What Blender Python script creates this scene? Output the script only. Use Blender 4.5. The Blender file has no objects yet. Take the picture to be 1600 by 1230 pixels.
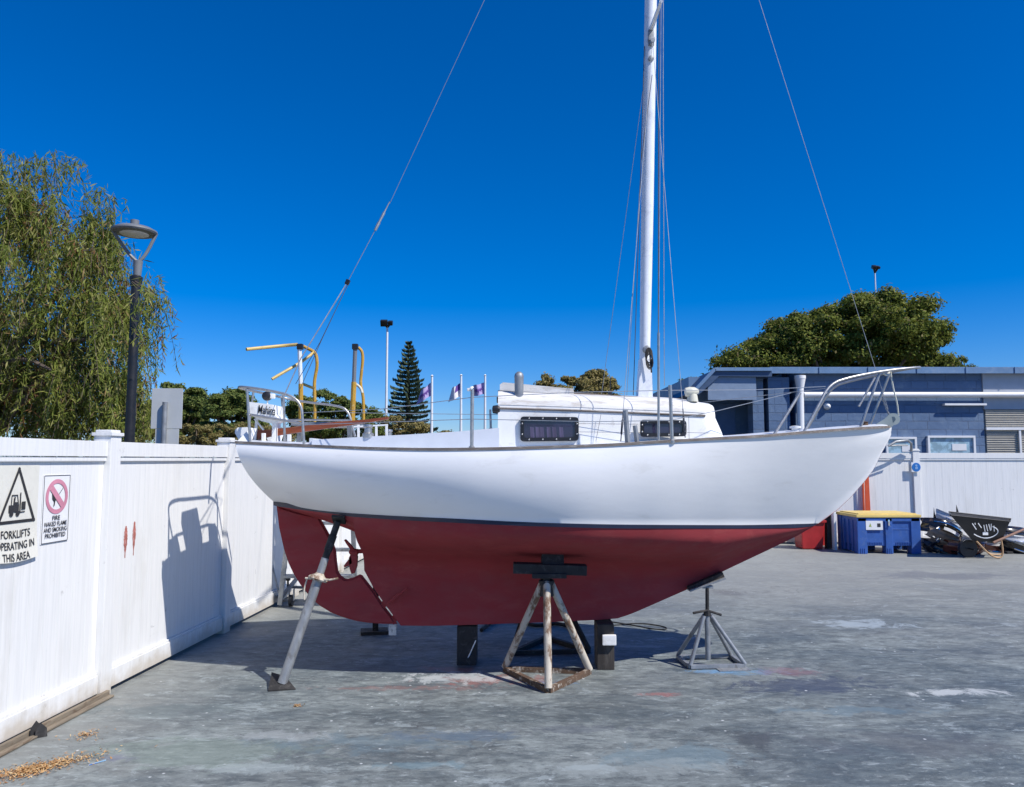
import bpy, bmesh, math, random
from mathutils import Vector, Matrix, noise
R = random.Random(7)
scn = bpy.context.scene
COL = scn.collection
rad = math.radians

# ------------------------------------------------------------------ camera
F = 1212.0; PITCH = rad(4.86); CZ = 1.67
cp, sp = math.cos(PITCH), math.sin(PITCH)
cam = bpy.data.cameras.new('camera'); cam.sensor_width = 36; cam.lens = 36*F/1600
cam.clip_start = .05; cam.clip_end = 2000
co = bpy.data.objects.new('camera', cam); COL.objects.link(co)
co.location = (0, 0, CZ); co.rotation_euler = (rad(90)+PITCH, 0, 0)
scn.camera = co

def ray(px, py):
    dx = (px-800)/F; dy = (615-py)/F
    return dx, cp-dy*sp, sp+dy*cp
def P(px, py, Y):
    a, b, c = ray(px, py); t = Y/b
    return Vector((a*t, Y, CZ+c*t))
def G(px, py, z=0.0):
    a, b, c = ray(px, py); t = (z-CZ)/c
    return Vector((a*t, b*t, z))
def proj(v):
    x, y, z = v; z -= CZ
    d = y*cp+z*sp; u = -y*sp+z*cp
    return 800+F*x/d, 615-F*u/d

def interp(tab, x, smooth=True):
    if x <= tab[0][0]: return tab[0][1]
    if x >= tab[-1][0]: return tab[-1][1]
    for i in range(len(tab)-1):
        x0, y0 = tab[i]; x1, y1 = tab[i+1]
        if x <= x1:
            t = (x-x0)/(x1-x0)
            if not smooth: return y0+(y1-y0)*t
            def sl(k):
                if k <= 0: return (tab[1][1]-tab[0][1])/(tab[1][0]-tab[0][0])
                if k >= len(tab)-1: return (tab[-1][1]-tab[-2][1])/(tab[-1][0]-tab[-2][0])
                a = (tab[k][1]-tab[k-1][1])/(tab[k][0]-tab[k-1][0]); b = (tab[k+1][1]-tab[k][1])/(tab[k+1][0]-tab[k][0])
                if a*b <= 0: return 0.0
                return 2*a*b/(a+b)
            h = x1-x0; m0 = sl(i)*h; m1 = sl(i+1)*h
            return (2*t**3-3*t*t+1)*y0+(t**3-2*t*t+t)*m0+(-2*t**3+3*t*t)*y1+(t**3-t*t)*m1

# ------------------------------------------------------------------ materials
def newmat(name):
    m = bpy.data.materials.new(name); m.use_nodes = True
    return m, m.node_tree, m.node_tree.nodes['Principled BSDF']
def coords(nt, scale=(1,1,1), kind='Object'):
    tc = nt.nodes.new('ShaderNodeTexCoord'); mp = nt.nodes.new('ShaderNodeMapping')
    mp.inputs['Scale'].default_value = scale
    nt.links.new(tc.outputs[kind], mp.inputs['Vector']); return mp.outputs['Vector']
def nz(nt, vec, scale, detail=6, rough=.6, dist=0):
    n = nt.nodes.new('ShaderNodeTexNoise'); n.inputs['Scale'].default_value = scale
    n.inputs['Detail'].default_value = detail; n.inputs['Roughness'].default_value = rough; n.inputs['Distortion'].default_value = dist
    nt.links.new(vec, n.inputs['Vector']); return n.outputs['Fac']
def rng(nt, val, a, b, c=0, d=1):
    n = nt.nodes.new('ShaderNodeMapRange'); n.inputs[1].default_value = a; n.inputs[2].default_value = b
    n.inputs[3].default_value = c; n.inputs[4].default_value = d; n.interpolation_type = 'SMOOTHSTEP'
    nt.links.new(val, n.inputs[0]); return n.outputs[0]
def mth(nt, op, a, b):
    n = nt.nodes.new('ShaderNodeMath'); n.operation = op
    for i, v in enumerate((a, b)):
        if isinstance(v, (int, float)): n.inputs[i].default_value = v
        else: nt.links.new(v, n.inputs[i])
    return n.outputs[0]
def mix(nt, fac, a, b):
    n = nt.nodes.new('ShaderNodeMix'); n.data_type = 'RGBA'
    for s, v in ((0, fac), (6, a), (7, b)):
        if isinstance(v, tuple): n.inputs[s].default_value = (*v[:3], 1)
        elif isinstance(v, (int, float)): n.inputs[s].default_value = v
        else: nt.links.new(v, n.inputs[s])
    return n.outputs[2]
def bump(nt, bs, h, strength=.3, dist=.01):
    n = nt.nodes.new('ShaderNodeBump'); n.inputs['Strength'].default_value = strength; n.inputs['Distance'].default_value = dist
    nt.links.new(h, n.inputs['Height']); nt.links.new(n.outputs[0], bs.inputs['Normal'])

def paint(name, col, rough=.45, var=.12, dirt=None, dirtamt=.4, scale=6, metal=0, stretch=(1,1,1), bmp=.1, bs=60, coat=0, thr=.52):
    m, nt, b = newmat(name); v = coords(nt, stretch)
    n = nz(nt, v, scale); dark = tuple(c*(1-var) for c in col); lite = tuple(min(1, c*(1+var*.5)) for c in col)
    c = mix(nt, rng(nt, n, .3, .7), dark, lite)
    if dirt:
        n2 = nz(nt, v, scale*1.7, 8, .7, .5)
        c = mix(nt, mth(nt, 'MULTIPLY', rng(nt, n2, thr, thr+.14), dirtamt), c, dirt)
    nt.links.new(c, b.inputs['Base Color'])
    r = rng(nt, nz(nt, v, scale*2), .3, .7, rough*.85, min(1, rough*1.2)); nt.links.new(r, b.inputs['Roughness'])
    b.inputs['Metallic'].default_value = metal
    if coat: b.inputs['Coat Weight'].default_value = coat
    if bmp: bump(nt, b, nz(nt, v, bs, 4), bmp, .004)
    return m

M = {}
M['hullwhite'] = paint('white_topside_paint', (.88,.87,.85), .38, .03, (.62,.60,.55), .25, 1.6, stretch=(.8,1,2.6), bmp=.35, bs=4, thr=.56)
M['red'] = paint('red_antifouling', (.27,.027,.032), .75, .10, (.34,.06,.055), .35, 4.5, stretch=(.6,1,1.5), bmp=.3, bs=25)
M['navy'] = paint('navy_stripe', (.008,.012,.035), .4, .2)
M['white'] = paint('white_paint', (.82,.82,.80), .45, .05, (.45,.40,.34), .35, 5, bmp=.15, bs=30)
M['roofwhite'] = paint('worn_white_paint', (.70,.69,.67), .6, .08, (.42,.38,.33), .7, 7, stretch=(.35,2,2), bmp=.3, bs=40, thr=.49)
M['grey_coaming'] = paint('pale_paint', (.60,.63,.68), .5, .04)
M['mast'] = paint('mast_paint', (.80,.82,.86), .3, .05, (.4,.4,.42), .3, 5)
M['teak'] = paint('weathered_teak', (.20,.165,.14), .7, .3, (.4,.38,.35), .6, 12, stretch=(.4,3,3))
M['tiller'] = paint('varnished_tiller', (.25,.06,.022), .35, .35, (.35,.15,.06), .5, 10, stretch=(.4,4,4))
M['steel'] = paint('stainless', (.46,.45,.43), .36, .1, (.3,.26,.22), .4, 20, metal=.75, bmp=0)
M['wire'] = paint('wire', (.38,.39,.4), .45, .1, metal=.7, bmp=0)
M['darkwire'] = paint('dark_wire', (.06,.06,.07), .5, .1, bmp=0)
M['black'] = paint('black_plastic', (.015,.015,.017), .4, .2)
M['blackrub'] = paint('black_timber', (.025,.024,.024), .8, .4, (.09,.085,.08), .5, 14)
M['galv'] = paint('galvanised_steel', (.30,.315,.33), .5, .2, (.16,.15,.14), .6, 14, metal=.45, stretch=(1,1,.5))
M['rusty'] = paint('chipped_white_steel', (.50,.45,.37), .6, .08, (.15,.08,.04), .95, 9, stretch=(1,1,.45), bmp=.5, bs=50, thr=.45)
M['rust'] = paint('brown_rust_steel', (.10,.06,.036), .8, .3, (.55,.5,.42), .75, 12, bmp=.5, bs=60)
M['yellow'] = paint('yellow_tube', (.50,.28,.025), .45, .12, (.6,.5,.3), .4, 10)
M['yellowpale'] = paint('pale_yellow_tube', (.60,.43,.14), .45, .1)
M['cream'] = paint('cream_plastic', (.66,.64,.52), .5, .06)
M['timber'] = paint('dark_timber', (.045,.038,.033), .85, .4, (.09,.08,.07), .6, 9, stretch=(2,2,.4), bmp=.5)
M['woodstrip'] = paint('dirty_timber', (.22,.18,.13), .9, .3, (.12,.08,.05), .8, 6, stretch=(3,.5,3), bmp=.6)
M['lampgrey'] = paint('lamp_grey', (.17,.18,.19), .45, .1)
M['palegrey'] = paint('pale_grey_metal', (.28,.33,.33), .5, .1)
M['signgrey'] = paint('sign_back', (.50,.52,.52), .45, .05)
M['signsheet'] = paint('sign_cream', (.70,.68,.60), .5, .04, (.5,.47,.4), .3, 8)
M['signwhite'] = paint('sign_white', (.78,.78,.78), .4, .04)
M['ink'] = paint('sign_black', (.03,.03,.032), .6, .2)
M['pink'] = paint('faded_red', (.62,.25,.33), .6, .15)
M['bluebin'] = paint('blue_plastic', (.028,.10,.36), .5, .15, (.09,.15,.32), .5, 6, bmp=.15)
M['lid'] = paint('yellow_lid', (.74,.55,.17), .5, .08, (.6,.45,.2), .4, 6)
M['redbin'] = paint('red_plastic', (.42,.02,.02), .45, .15)
M['orange'] = paint('orange_red_board', (.62,.09,.025), .5, .1)
M['tan'] = paint('tan_tube', (.58,.36,.18), .45, .2, (.2,.1,.05), .4, 15)
M['handlewood'] = paint('handle_wood', (.34,.19,.13), .6, .25, None, 0, 8)
M['bumperblack'] = paint('glossy_black', (.014,.013,.013), .18, .2, (.13,.085,.055), .8, 5, coat=.6, bmp=0)
M['bumperwhite'] = paint('glossy_silver', (.66,.66,.66), .25, .08, (.32,.24,.18), .6, 5, coat=.6, bmp=0)
M['bumperred'] = paint('glossy_dark_red', (.20,.05,.025), .2, .2, (.05,.02,.02), .5, 7, coat=.5, bmp=0)
M['bumpertan'] = paint('muddy_tan_plastic', (.34,.25,.18), .4, .3, (.10,.06,.04), .7, 5)
M['chrome'] = paint('chrome', (.8,.8,.8), .12, .05, metal=1, bmp=0)
M['bldblue'] = None
M['fascia'] = paint('blue_metal_fascia', (.15,.25,.40), .4, .1, (.3,.38,.45), .3, 3)
M['fasciadark'] = paint('dark_blue_fascia', (.05,.09,.17), .5, .1)
M['pvc'] = paint('white_pvc', (.80,.80,.80), .35, .04)
M['wallgrey'] = paint('grey_wall', (.42,.45,.50), .7, .06)
M['cladblue'] = paint('blue_grey_cladding', (.20,.27,.38), .6, .1)
M['beige'] = paint('beige_louvre', (.45,.43,.38), .6, .08)
M['signblue'] = paint('blue_sign', (.02,.17,.52), .4, .1)
M['bark'] = paint('bark', (.14,.105,.08), .9, .4, (.06,.05,.04), .6, 8, stretch=(2,2,.5), bmp=.6, bs=20)
M['flagcloth'] = paint('lavender_flag', (.42,.34,.60), .8, .15)
M['flagwhite'] = paint('white_flag', (.75,.74,.80), .8, .05)
M['flagink'] = paint('purple_print', (.12,.05,.28), .8, .1)
M['pole'] = paint('white_pole', (.70,.74,.78), .4, .05)

def brick():
    m, nt, b = newmat('painted_blue_brick'); tc = nt.nodes.new('ShaderNodeTexCoord')
    sx = nt.nodes.new('ShaderNodeSeparateXYZ'); nt.links.new(tc.outputs['Object'], sx.inputs[0])
    cb = nt.nodes.new('ShaderNodeCombineXYZ'); nt.links.new(sx.outputs['X'], cb.inputs['X']); nt.links.new(sx.outputs['Z'], cb.inputs['Y'])
    br = nt.nodes.new('ShaderNodeTexBrick'); nt.links.new(cb.outputs[0], br.inputs['Vector'])
    br.inputs['Scale'].default_value = 1; br.inputs['Brick Width'].default_value = .40; br.inputs['Row Height'].default_value = .20
    br.inputs['Mortar Size'].default_value = .012; br.inputs['Mortar Smooth'].default_value = .3
    br.inputs['Color1'].default_value = (.085,.145,.255,1); br.inputs['Color2'].default_value = (.11,.18,.30,1); br.inputs['Mortar'].default_value = (.085,.13,.22,1)
    br.offset_frequency = 2; br.squash = 1.25; br.squash_frequency = 3
    jm = rng(nt, nz(nt, tc.outputs['Object'], 2.2, 5, .6), .42, .58)
    n = nz(nt, tc.outputs['Object'], 2.5, 8, .7)
    c0 = mix(nt, jm, (.10,.165,.28), br.outputs['Color']); c = mix(nt, rng(nt, n, .5, .7, 0, .5), c0, (.20,.27,.36))
    c = mix(nt, rng(nt, nz(nt, coords(nt, (1.2,1,3)), 3.1, 9, .8), .62, .66, 0, .8), c, (.03,.05,.09)); nt.links.new(c, b.inputs['Base Color'])
    b.inputs['Roughness'].default_value = .7
    h = mth(nt, 'ADD', mth(nt, 'MULTIPLY', br.outputs['Fac'], -1.0), mth(nt, 'MULTIPLY', nz(nt, tc.outputs['Object'], 9, 6), .6))
    bump(nt, b, h, .8, .02); return m
M['bldblue'] = brick()

def glass(name, col, rough=.06):
    m, nt, b = newmat(name); v = coords(nt)
    c = mix(nt, rng(nt, nz(nt, v, 7, 3), .4, .6), col, tuple(x*1.6 for x in col)); nt.links.new(c, b.inputs['Base Color'])
    b.inputs['Roughness'].default_value = rough; b.inputs['Coat Weight'].default_value = .5
    return m
M['winglass'] = glass('tinted_window', (.02,.018,.04))
M['bldglass'] = glass('painted_reflection_window', (.22,.34,.42))  # pale blue reflection in the panes is painted into the base colour
M['curtain'] = paint('purple_curtain', (.085,.075,.14), .8, .4, None, 0, 20, stretch=(3,1,.2))

def vinyl():
    m, nt, b = newmat('white_vinyl'); v = coords(nt, (1,1,1)); st = coords(nt, (9,9,.35))
    c = mix(nt, rng(nt, nz(nt, st, 5, 5), .35, .7), (.78,.775,.755), (.71,.71,.695))
    sc = nz(nt, v, 5, 9, .75, .4)
    c = mix(nt, rng(nt, sc, .63, .68, 0, .5), c, (.36,.35,.34))
    c = mix(nt, rng(nt, nz(nt, coords(nt, (2,2,.5)), 1.6, 8, .7), .52, .7, 0, .35), c, (.60,.58,.53))
    geo = nt.nodes.new('ShaderNodeNewGeometry'); sx = nt.nodes.new('ShaderNodeSeparateXYZ'); nt.links.new(geo.outputs['Position'], sx.inputs[0])
    low = rng(nt, mth(nt, 'ADD', sx.outputs['Z'], mth(nt, 'MULTIPLY', nz(nt, v, 6, 6), .30)), .17, .33, 1, 0)
    c = mix(nt, mth(nt, 'MULTIPLY', low, .7), c, (.46,.39,.29))
    nt.links.new(c, b.inputs['Base Color']); b.inputs['Roughness'].default_value = .38
    bump(nt, b, nz(nt, st, 14, 3), .12, .004); return m
M['vinyl'] = vinyl()

def concrete():
    m, nt, b = newmat('stained_concrete')
    geo = nt.nodes.new('ShaderNodeNewGeometry'); pos = geo.outputs['Position']
    mp = nt.nodes.new('ShaderNodeMapping'); mp.inputs['Scale'].default_value = (.55, 1, 1); nt.links.new(pos, mp.inputs[0]); pv = mp.outputs[0]
    big = nz(nt, pv, .45, 6, .6, .6); med = nz(nt, pv, 1.7, 9, .68, .8); fine = nz(nt, pv, 11, 9, .72, .3)
    c = mix(nt, rng(nt, big, .36, .64), (.090,.108,.112), (.165,.175,.165))
    c = mix(nt, rng(nt, med, .40, .66, 0, .7), c, (.215,.235,.225))
    c = mix(nt, rng(nt, nz(nt, pv, 2.9, 10, .7, 1.2), .50, .66, 0, .65), c, (.050,.064,.072))
    c = mix(nt, rng(nt, fine, .36, .56, .6, 0), c, (.045,.052,.056))
    mpf = nt.nodes.new('ShaderNodeMapping'); mpf.inputs['Scale'].default_value = (9, 24, 1); mpf.inputs['Rotation'].default_value = (0,0,rad(-12)); nt.links.new(pos, mpf.inputs[0])
    grain = nz(nt, mpf.outputs[0], 1.0, 8, .8, .4)
    c = mix(nt, rng(nt, grain, .38, .47, .5, 0), c, (.035,.044,.05)); c = mix(nt, rng(nt, grain, .54, .64, 0, .55), c, (.34,.36,.35))
    c = mix(nt, rng(nt, nz(nt, pv, 2.1, 12, .78, .9), .53, .57, 0, .45), c, (.055,.07,.078))
    c = mix(nt, rng(nt, nz(nt, pv, 3.7, 12, .8, .5), .57, .60, 0, .5), c, (.30,.33,.33))
    c = mix(nt, rng(nt, fine, .58, .74, 0, .45), c, (.34,.35,.35))
    sx = nt.nodes.new('ShaderNodeSeparateXYZ'); nt.links.new(pos, sx.inputs[0])
    # far yard is bare paler concrete
    far = rng(nt, mth(nt, 'ADD', sx.outputs['Y'], mth(nt, 'MULTIPLY', big, 3.0)), 8.0, 13.0, 0, .6)
    c = mix(nt, far, c, (.30,.285,.25))
    lf = rng(nt, mth(nt, 'ADD', sx.outputs['X'], mth(nt, 'MULTIPLY', med, 1.2)), -2.5, -1.2, .5, 0)
    c = mix(nt, lf, c, (.27,.255,.225))
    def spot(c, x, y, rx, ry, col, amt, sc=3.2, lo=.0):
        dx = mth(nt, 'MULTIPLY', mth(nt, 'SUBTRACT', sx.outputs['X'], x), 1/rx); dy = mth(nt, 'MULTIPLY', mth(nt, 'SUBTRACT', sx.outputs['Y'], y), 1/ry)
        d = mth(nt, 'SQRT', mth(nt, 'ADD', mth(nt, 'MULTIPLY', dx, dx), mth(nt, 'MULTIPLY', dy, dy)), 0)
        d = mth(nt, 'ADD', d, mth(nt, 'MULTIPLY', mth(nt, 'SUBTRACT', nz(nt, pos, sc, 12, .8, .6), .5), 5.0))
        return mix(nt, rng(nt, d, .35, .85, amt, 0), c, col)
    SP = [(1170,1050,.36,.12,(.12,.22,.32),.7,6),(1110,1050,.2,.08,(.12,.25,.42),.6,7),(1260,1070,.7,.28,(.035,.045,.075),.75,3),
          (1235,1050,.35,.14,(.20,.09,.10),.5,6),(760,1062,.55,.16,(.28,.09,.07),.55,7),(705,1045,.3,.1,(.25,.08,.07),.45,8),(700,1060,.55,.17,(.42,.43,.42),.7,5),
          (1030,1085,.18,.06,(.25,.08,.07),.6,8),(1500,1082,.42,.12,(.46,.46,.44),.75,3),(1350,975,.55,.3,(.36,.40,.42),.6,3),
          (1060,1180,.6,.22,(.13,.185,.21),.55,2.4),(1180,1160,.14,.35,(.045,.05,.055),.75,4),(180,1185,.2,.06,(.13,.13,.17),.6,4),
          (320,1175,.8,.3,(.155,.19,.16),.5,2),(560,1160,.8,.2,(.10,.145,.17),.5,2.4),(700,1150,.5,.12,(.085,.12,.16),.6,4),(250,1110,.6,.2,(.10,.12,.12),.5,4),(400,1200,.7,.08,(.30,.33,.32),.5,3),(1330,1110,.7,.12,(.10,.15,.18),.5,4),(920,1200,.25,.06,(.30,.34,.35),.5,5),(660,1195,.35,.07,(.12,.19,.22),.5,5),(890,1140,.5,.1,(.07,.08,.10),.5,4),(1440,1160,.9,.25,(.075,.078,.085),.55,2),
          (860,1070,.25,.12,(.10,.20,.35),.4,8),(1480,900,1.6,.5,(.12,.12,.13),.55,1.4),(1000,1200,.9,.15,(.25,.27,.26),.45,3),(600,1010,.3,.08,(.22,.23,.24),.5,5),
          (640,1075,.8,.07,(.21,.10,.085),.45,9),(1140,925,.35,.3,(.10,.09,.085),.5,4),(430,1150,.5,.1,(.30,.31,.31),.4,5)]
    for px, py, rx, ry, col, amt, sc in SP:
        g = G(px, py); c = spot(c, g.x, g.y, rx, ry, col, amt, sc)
    vo = nt.nodes.new('ShaderNodeTexVoronoi'); vo.inputs['Scale'].default_value = 7.5; nt.links.new(pos, vo.inputs['Vector'])
    gate = rng(nt, nz(nt, pos, 1.1, 3), .42, .5)
    c = mix(nt, mth(nt, 'MULTIPLY', rng(nt, mth(nt, 'ADD', vo.outputs['Distance'], mth(nt, 'MULTIPLY', fine, .16)), .10, .17, .85, 0), gate), c, (.58,.58,.57))
    v3 = nt.nodes.new('ShaderNodeTexVoronoi'); v3.inputs['Scale'].default_value = 17; nt.links.new(pos, v3.inputs['Vector'])
    c = mix(nt, mth(nt, 'MULTIPLY', rng(nt, mth(nt, 'ADD', v3.outputs['Distance'], mth(nt, 'MULTIPLY', fine, .3)), .20, .27, .8, 0), rng(nt, nz(nt, pos, 2.3, 3), .46, .54)), c, (.05,.05,.055))
    # scuffs: long thin pale scratches
    mp2 = nt.nodes.new('ShaderNodeMapping'); mp2.inputs['Scale'].default_value = (.35, 3.2, 1); mp2.inputs['Rotation'].default_value = (0,0,rad(7)); nt.links.new(pos, mp2.inputs[0])
    c = mix(nt, rng(nt, nz(nt, mp2.outputs[0], 3.4, 10, .8, 1.5), .60, .70, 0, .5), c, (.38,.39,.40))
    # hairline cracks
    v2 = nt.nodes.new('ShaderNodeTexVoronoi'); v2.feature = 'DISTANCE_TO_EDGE'; v2.inputs['Scale'].default_value = .42
    dd = nt.nodes.new('ShaderNodeVectorMath'); dd.operation = 'ADD'; nn = nt.nodes.new('ShaderNodeTexNoise'); nn.inputs['Scale'].default_value = 1.7; nn.inputs['Detail'].default_value = 6
    nt.links.new(pos, nn.inputs['Vector']); nt.links.new(pos, dd.inputs[0]); nt.links.new(nn.outputs['Color'], dd.inputs[1]); nt.links.new(dd.outputs[0], v2.inputs['Vector'])
    c = mix(nt, mth(nt, 'MULTIPLY', rng(nt, v2.outputs['Distance'], .001, .005, .35, 0), rng(nt, big, .45, .55)), c, (.04,.04,.045))
    tm = nt.nodes.new('ShaderNodeMix'); tm.data_type = 'RGBA'; tm.blend_type = 'MULTIPLY'; tm.inputs[0].default_value = 1; tm.inputs[7].default_value = (1.10,1.145,1.17,1)
    nt.links.new(c, tm.inputs[6]); c = tm.outputs[2]
    nt.links.new(c, b.inputs['Base Color'])
    nt.links.new(rng(nt, med, .3, .7, .5, .85), b.inputs['Roughness'])
    bump(nt, b, mth(nt, 'ADD', fine, mth(nt, 'MULTIPLY', nz(nt, pos, 60, 4), .5)), .35, .008)
    return m
M['concrete'] = concrete()
M['dirt'] = paint('dry_grass_ground', (.16,.13,.07), .95, .4, (.09,.10,.04), .8, .6)

def leafmat(name, stops, trans=.3):
    m, nt, b = newmat(name); nt.nodes.remove(b)
    geo = nt.nodes.new('ShaderNodeNewGeometry'); cr = nt.nodes.new('ShaderNodeValToRGB')
    nt.links.new(geo.outputs['Random Per Island'], cr.inputs[0]); cr.color_ramp.interpolation = 'CONSTANT'
    el = cr.color_ramp.elements
    el[0].position = 0; el[0].color = (*stops[0][1], 1); el[1].position = stops[1][0]; el[1].color = (*stops[1][1], 1)
    for p, c in stops[2:]:
        e = el.new(p); e.color = (*c, 1)
    n = nz(nt, geo.outputs['Position'], .9, 3)
    c = mix(nt, rng(nt, n, .35, .65, 0, .35), cr.outputs[0], tuple(x*.6+y*.4 for x, y in zip(stops[1][1], (.14,.13,.03))))
    d = nt.nodes.new('ShaderNodeBsdfPrincipled'); d.inputs['Roughness'].default_value = .75; d.inputs['Specular IOR Level'].default_value = .15; nt.links.new(c, d.inputs['Base Color'])
    t = nt.nodes.new('ShaderNodeBsdfTranslucent'); nt.links.new(c, t.inputs[0])
    ms = nt.nodes.new('ShaderNodeMixShader'); ms.inputs[0].default_value = trans
    nt.links.new(d.outputs[0], ms.inputs[1]); nt.links.new(t.outputs[0], ms.inputs[2])
    nt.links.new(ms.outputs[0], nt.nodes['Material Output'].inputs['Surface']); return m
M['willow'] = leafmat('willow_leaf', [(0,(.17,.22,.04)),(.25,(.24,.28,.055)),(.5,(.30,.31,.09)),(.7,(.10,.14,.03)),(.84,(.40,.38,.16)),(.95,(.38,.24,.13))], .42)
M['willowbrown'] = leafmat('dry_willow_leaf', [(0,(.22,.10,.05)),(.4,(.16,.09,.04)),(.7,(.13,.13,.045))], .3)
M['dark'] = leafmat('dark_leaf', [(0,(.10,.15,.035)),(.3,(.15,.19,.05)),(.6,(.07,.11,.03)),(.85,(.21,.23,.07))], .3)
M['olive'] = leafmat('olive_leaf', [(0,(.24,.20,.07)),(.3,(.31,.26,.10)),(.6,(.17,.16,.055)),(.85,(.37,.30,.14))], .3)
M['pine'] = leafmat('pine_needle', [(0,(.055,.085,.05)),(.3,(.085,.12,.07)),(.6,(.04,.065,.038)),(.85,(.12,.15,.085))], .2)
M['bigtree'] = leafmat('paperbark_leaf', [(0,(.12,.16,.025)),(.25,(.18,.21,.035)),(.5,(.08,.11,.022)),(.75,(.24,.25,.055)),(.93,(.24,.19,.09))], .3)
M['litter'] = leafmat('dry_litter', [(0,(.42,.22,.09)),(.3,(.52,.32,.15)),(.6,(.30,.14,.06)),(.85,(.55,.42,.25))], .1)

# ------------------------------------------------------------------ mesh building
class MB:
    def __init__(s): s.v = []; s.f = []; s.sm = []; s.mi = []
    def add(s, vs, fs, smooth=False, mi=0):
        o = len(s.v); s.v += [Vector(v) for v in vs]
        for f in fs: s.f.append(tuple(i+o for i in f)); s.sm.append(smooth); s.mi.append(mi)
        return s
    def box(s, c, size, rot=None, bev=0.0, mi=0, taper=1.0):
        bm = bmesh.new(); bmesh.ops.create_cube(bm, size=1)
        for v in bm.verts:
            k = taper if v.co.z < 0 else 1
            v.co = Vector((v.co.x*size[0]*k, v.co.y*size[1]*k, v.co.z*size[2]))
        if bev: bmesh.ops.bevel(bm, geom=bm.edges[:], offset=bev, segments=2, affect='EDGES', profile=.7)
        mt = Matrix.Translation(Vector(c)) @ (rot.to_4x4() if rot else Matrix.Identity(4))
        bm.verts.index_update()
        s.add([mt @ v.co for v in bm.verts], [[v.index for v in f.verts] for f in bm.faces], False, mi); bm.free(); return s
    def beam(s, a, b, w, h, bev=.002, mi=0, up=(0,0,1)):
        a = Vector(a); b = Vector(b); d = b-a; z = d.normalized(); u = Vector(up)
        if abs(z.dot(u)) > .95: u = Vector((0,1,0))
        x = u.cross(z).normalized(); y = z.cross(x)
        rot = Matrix((x, y, z)).transposed()
        return s.box((a+b)/2, (w, h, d.length), rot, bev, mi)
    def tube(s, pts, r, n=8, mi=0, cap=True):
        pts = [Vector(p) for p in pts]; rs = r if isinstance(r, (list, tuple)) else [r]*len(pts)
        vs = []; fs = []; prev = None
        for i, p in enumerate(pts):
            t = (pts[min(i+1, len(pts)-1)]-pts[max(i-1, 0)]).normalized()
            if prev is None:
                u = Vector((0,0,1)) if abs(t.z) < .9 else Vector((1,0,0)); x = u.cross(t).normalized()
            else:
                x = (prev-t*prev.dot(t)).normalized()
            prev = x; y = t.cross(x)
            for k in range(n):
                a = 2*math.pi*k/n; vs.append(p+(x*math.cos(a)+y*math.sin(a))*rs[i])
        for i in range(len(pts)-1):
            for k in range(n):
                a = i*n+k; b = i*n+(k+1) % n; fs.append((a, b, b+n, a+n))
        if cap: fs.append(tuple(range(n-1, -1, -1))); fs.append(tuple(range((len(pts)-1)*n, len(pts)*n)))
        return s.add(vs, fs, True, mi)
    def lathe(s, c, prof, n=24, axis=(0,0,1), mi=0):
        ax = Vector(axis).normalized(); u = Vector((1,0,0)) if abs(ax.x) < .9 else Vector((0,1,0)); x = ax.cross(u).normalized(); y = ax.cross(x)
        vs = []; c = Vector(c)
        for r, h in prof:
            for k in range(n):
                a = 2*math.pi*k/n; vs.append(c+ax*h+(x*math.cos(a)+y*math.sin(a))*max(r, 1e-4))
        fs = []
        for i in range(len(prof)-1):
            for k in range(n):
                a = i*n+k; b = i*n+(k+1) % n; fs.append((a, b, b+n, a+n))
        fs.append(tuple(range(n-1, -1, -1))); fs.append(tuple(range((len(prof)-1)*n, len(prof)*n)))
        return s.add(vs, fs, True, mi)
    def prism(s, poly, d, mi=0):                      # poly: list of 3D points, extruded by vector d
        n = len(poly); poly = [Vector(p) for p in poly]; d = Vector(d)
        fs = [tuple(range(n)), tuple(range(2*n-1, n-1, -1))]+[(i, i+n, (i+1) % n+n, (i+1) % n) for i in range(n)]
        return s.add(poly+[p+d for p in poly], fs, False, mi)
    def grid(s, rows, smooth=True, mi=0):
        n = len(rows[0]); vs = [p for r in rows for p in r]
        fs = [(i*n+j, i*n+j+1, (i+1)*n+j+1, (i+1)*n+j) for i in range(len(rows)-1) for j in range(n-1)]
        return s.add(vs, fs, smooth, mi)
    def obj(s, name, mat, parent=None, origin=None, auto=True):
        me = bpy.data.meshes.new(name); off = Vector(origin) if origin is not None else (parent_world(parent) if parent else Vector((0,0,0)))
        me.from_pydata([v-off for v in s.v], [], s.f)
        for i, p in enumerate(me.polygons): p.use_smooth = s.sm[i]; p.material_index = s.mi[i]
        for m in (mat if isinstance(mat, (list, tuple)) else [mat]): me.materials.append(m)
        bm = bmesh.new(); bm.from_mesh(me); bmesh.ops.recalc_face_normals(bm, faces=bm.faces); bm.to_mesh(me); bm.free()
        if auto and any(s.sm):
            try: me.set_sharp_from_angle(angle=rad(40))
            except Exception: pass
        o = bpy.data.objects.new(name, me); COL.objects.link(o)
        if parent: o.parent = parent
        else: o.location = off
        return o
def parent_world(p):
    v = Vector((0,0,0))
    while p: v += p.location; p = p.parent
    return v
def thing(name, label, cat, loc, group=None):
    o = bpy.data.objects.new(name, None); COL.objects.link(o); o.location = loc; o.empty_display_size = .1
    return tag(o, label, cat, group)
def tag(o, label, cat, group=None, kind=None):
    o['label'] = label
    if cat: o['category'] = cat
    if group: o['group'] = group
    if kind: o['kind'] = kind
    return o
def struct(o): o['kind'] = 'structure'; return o
def part(mb, name, mat, parent, label=None):
    o = mb.obj(name, mat, parent)
    if label: o['label'] = label
    return o

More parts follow.
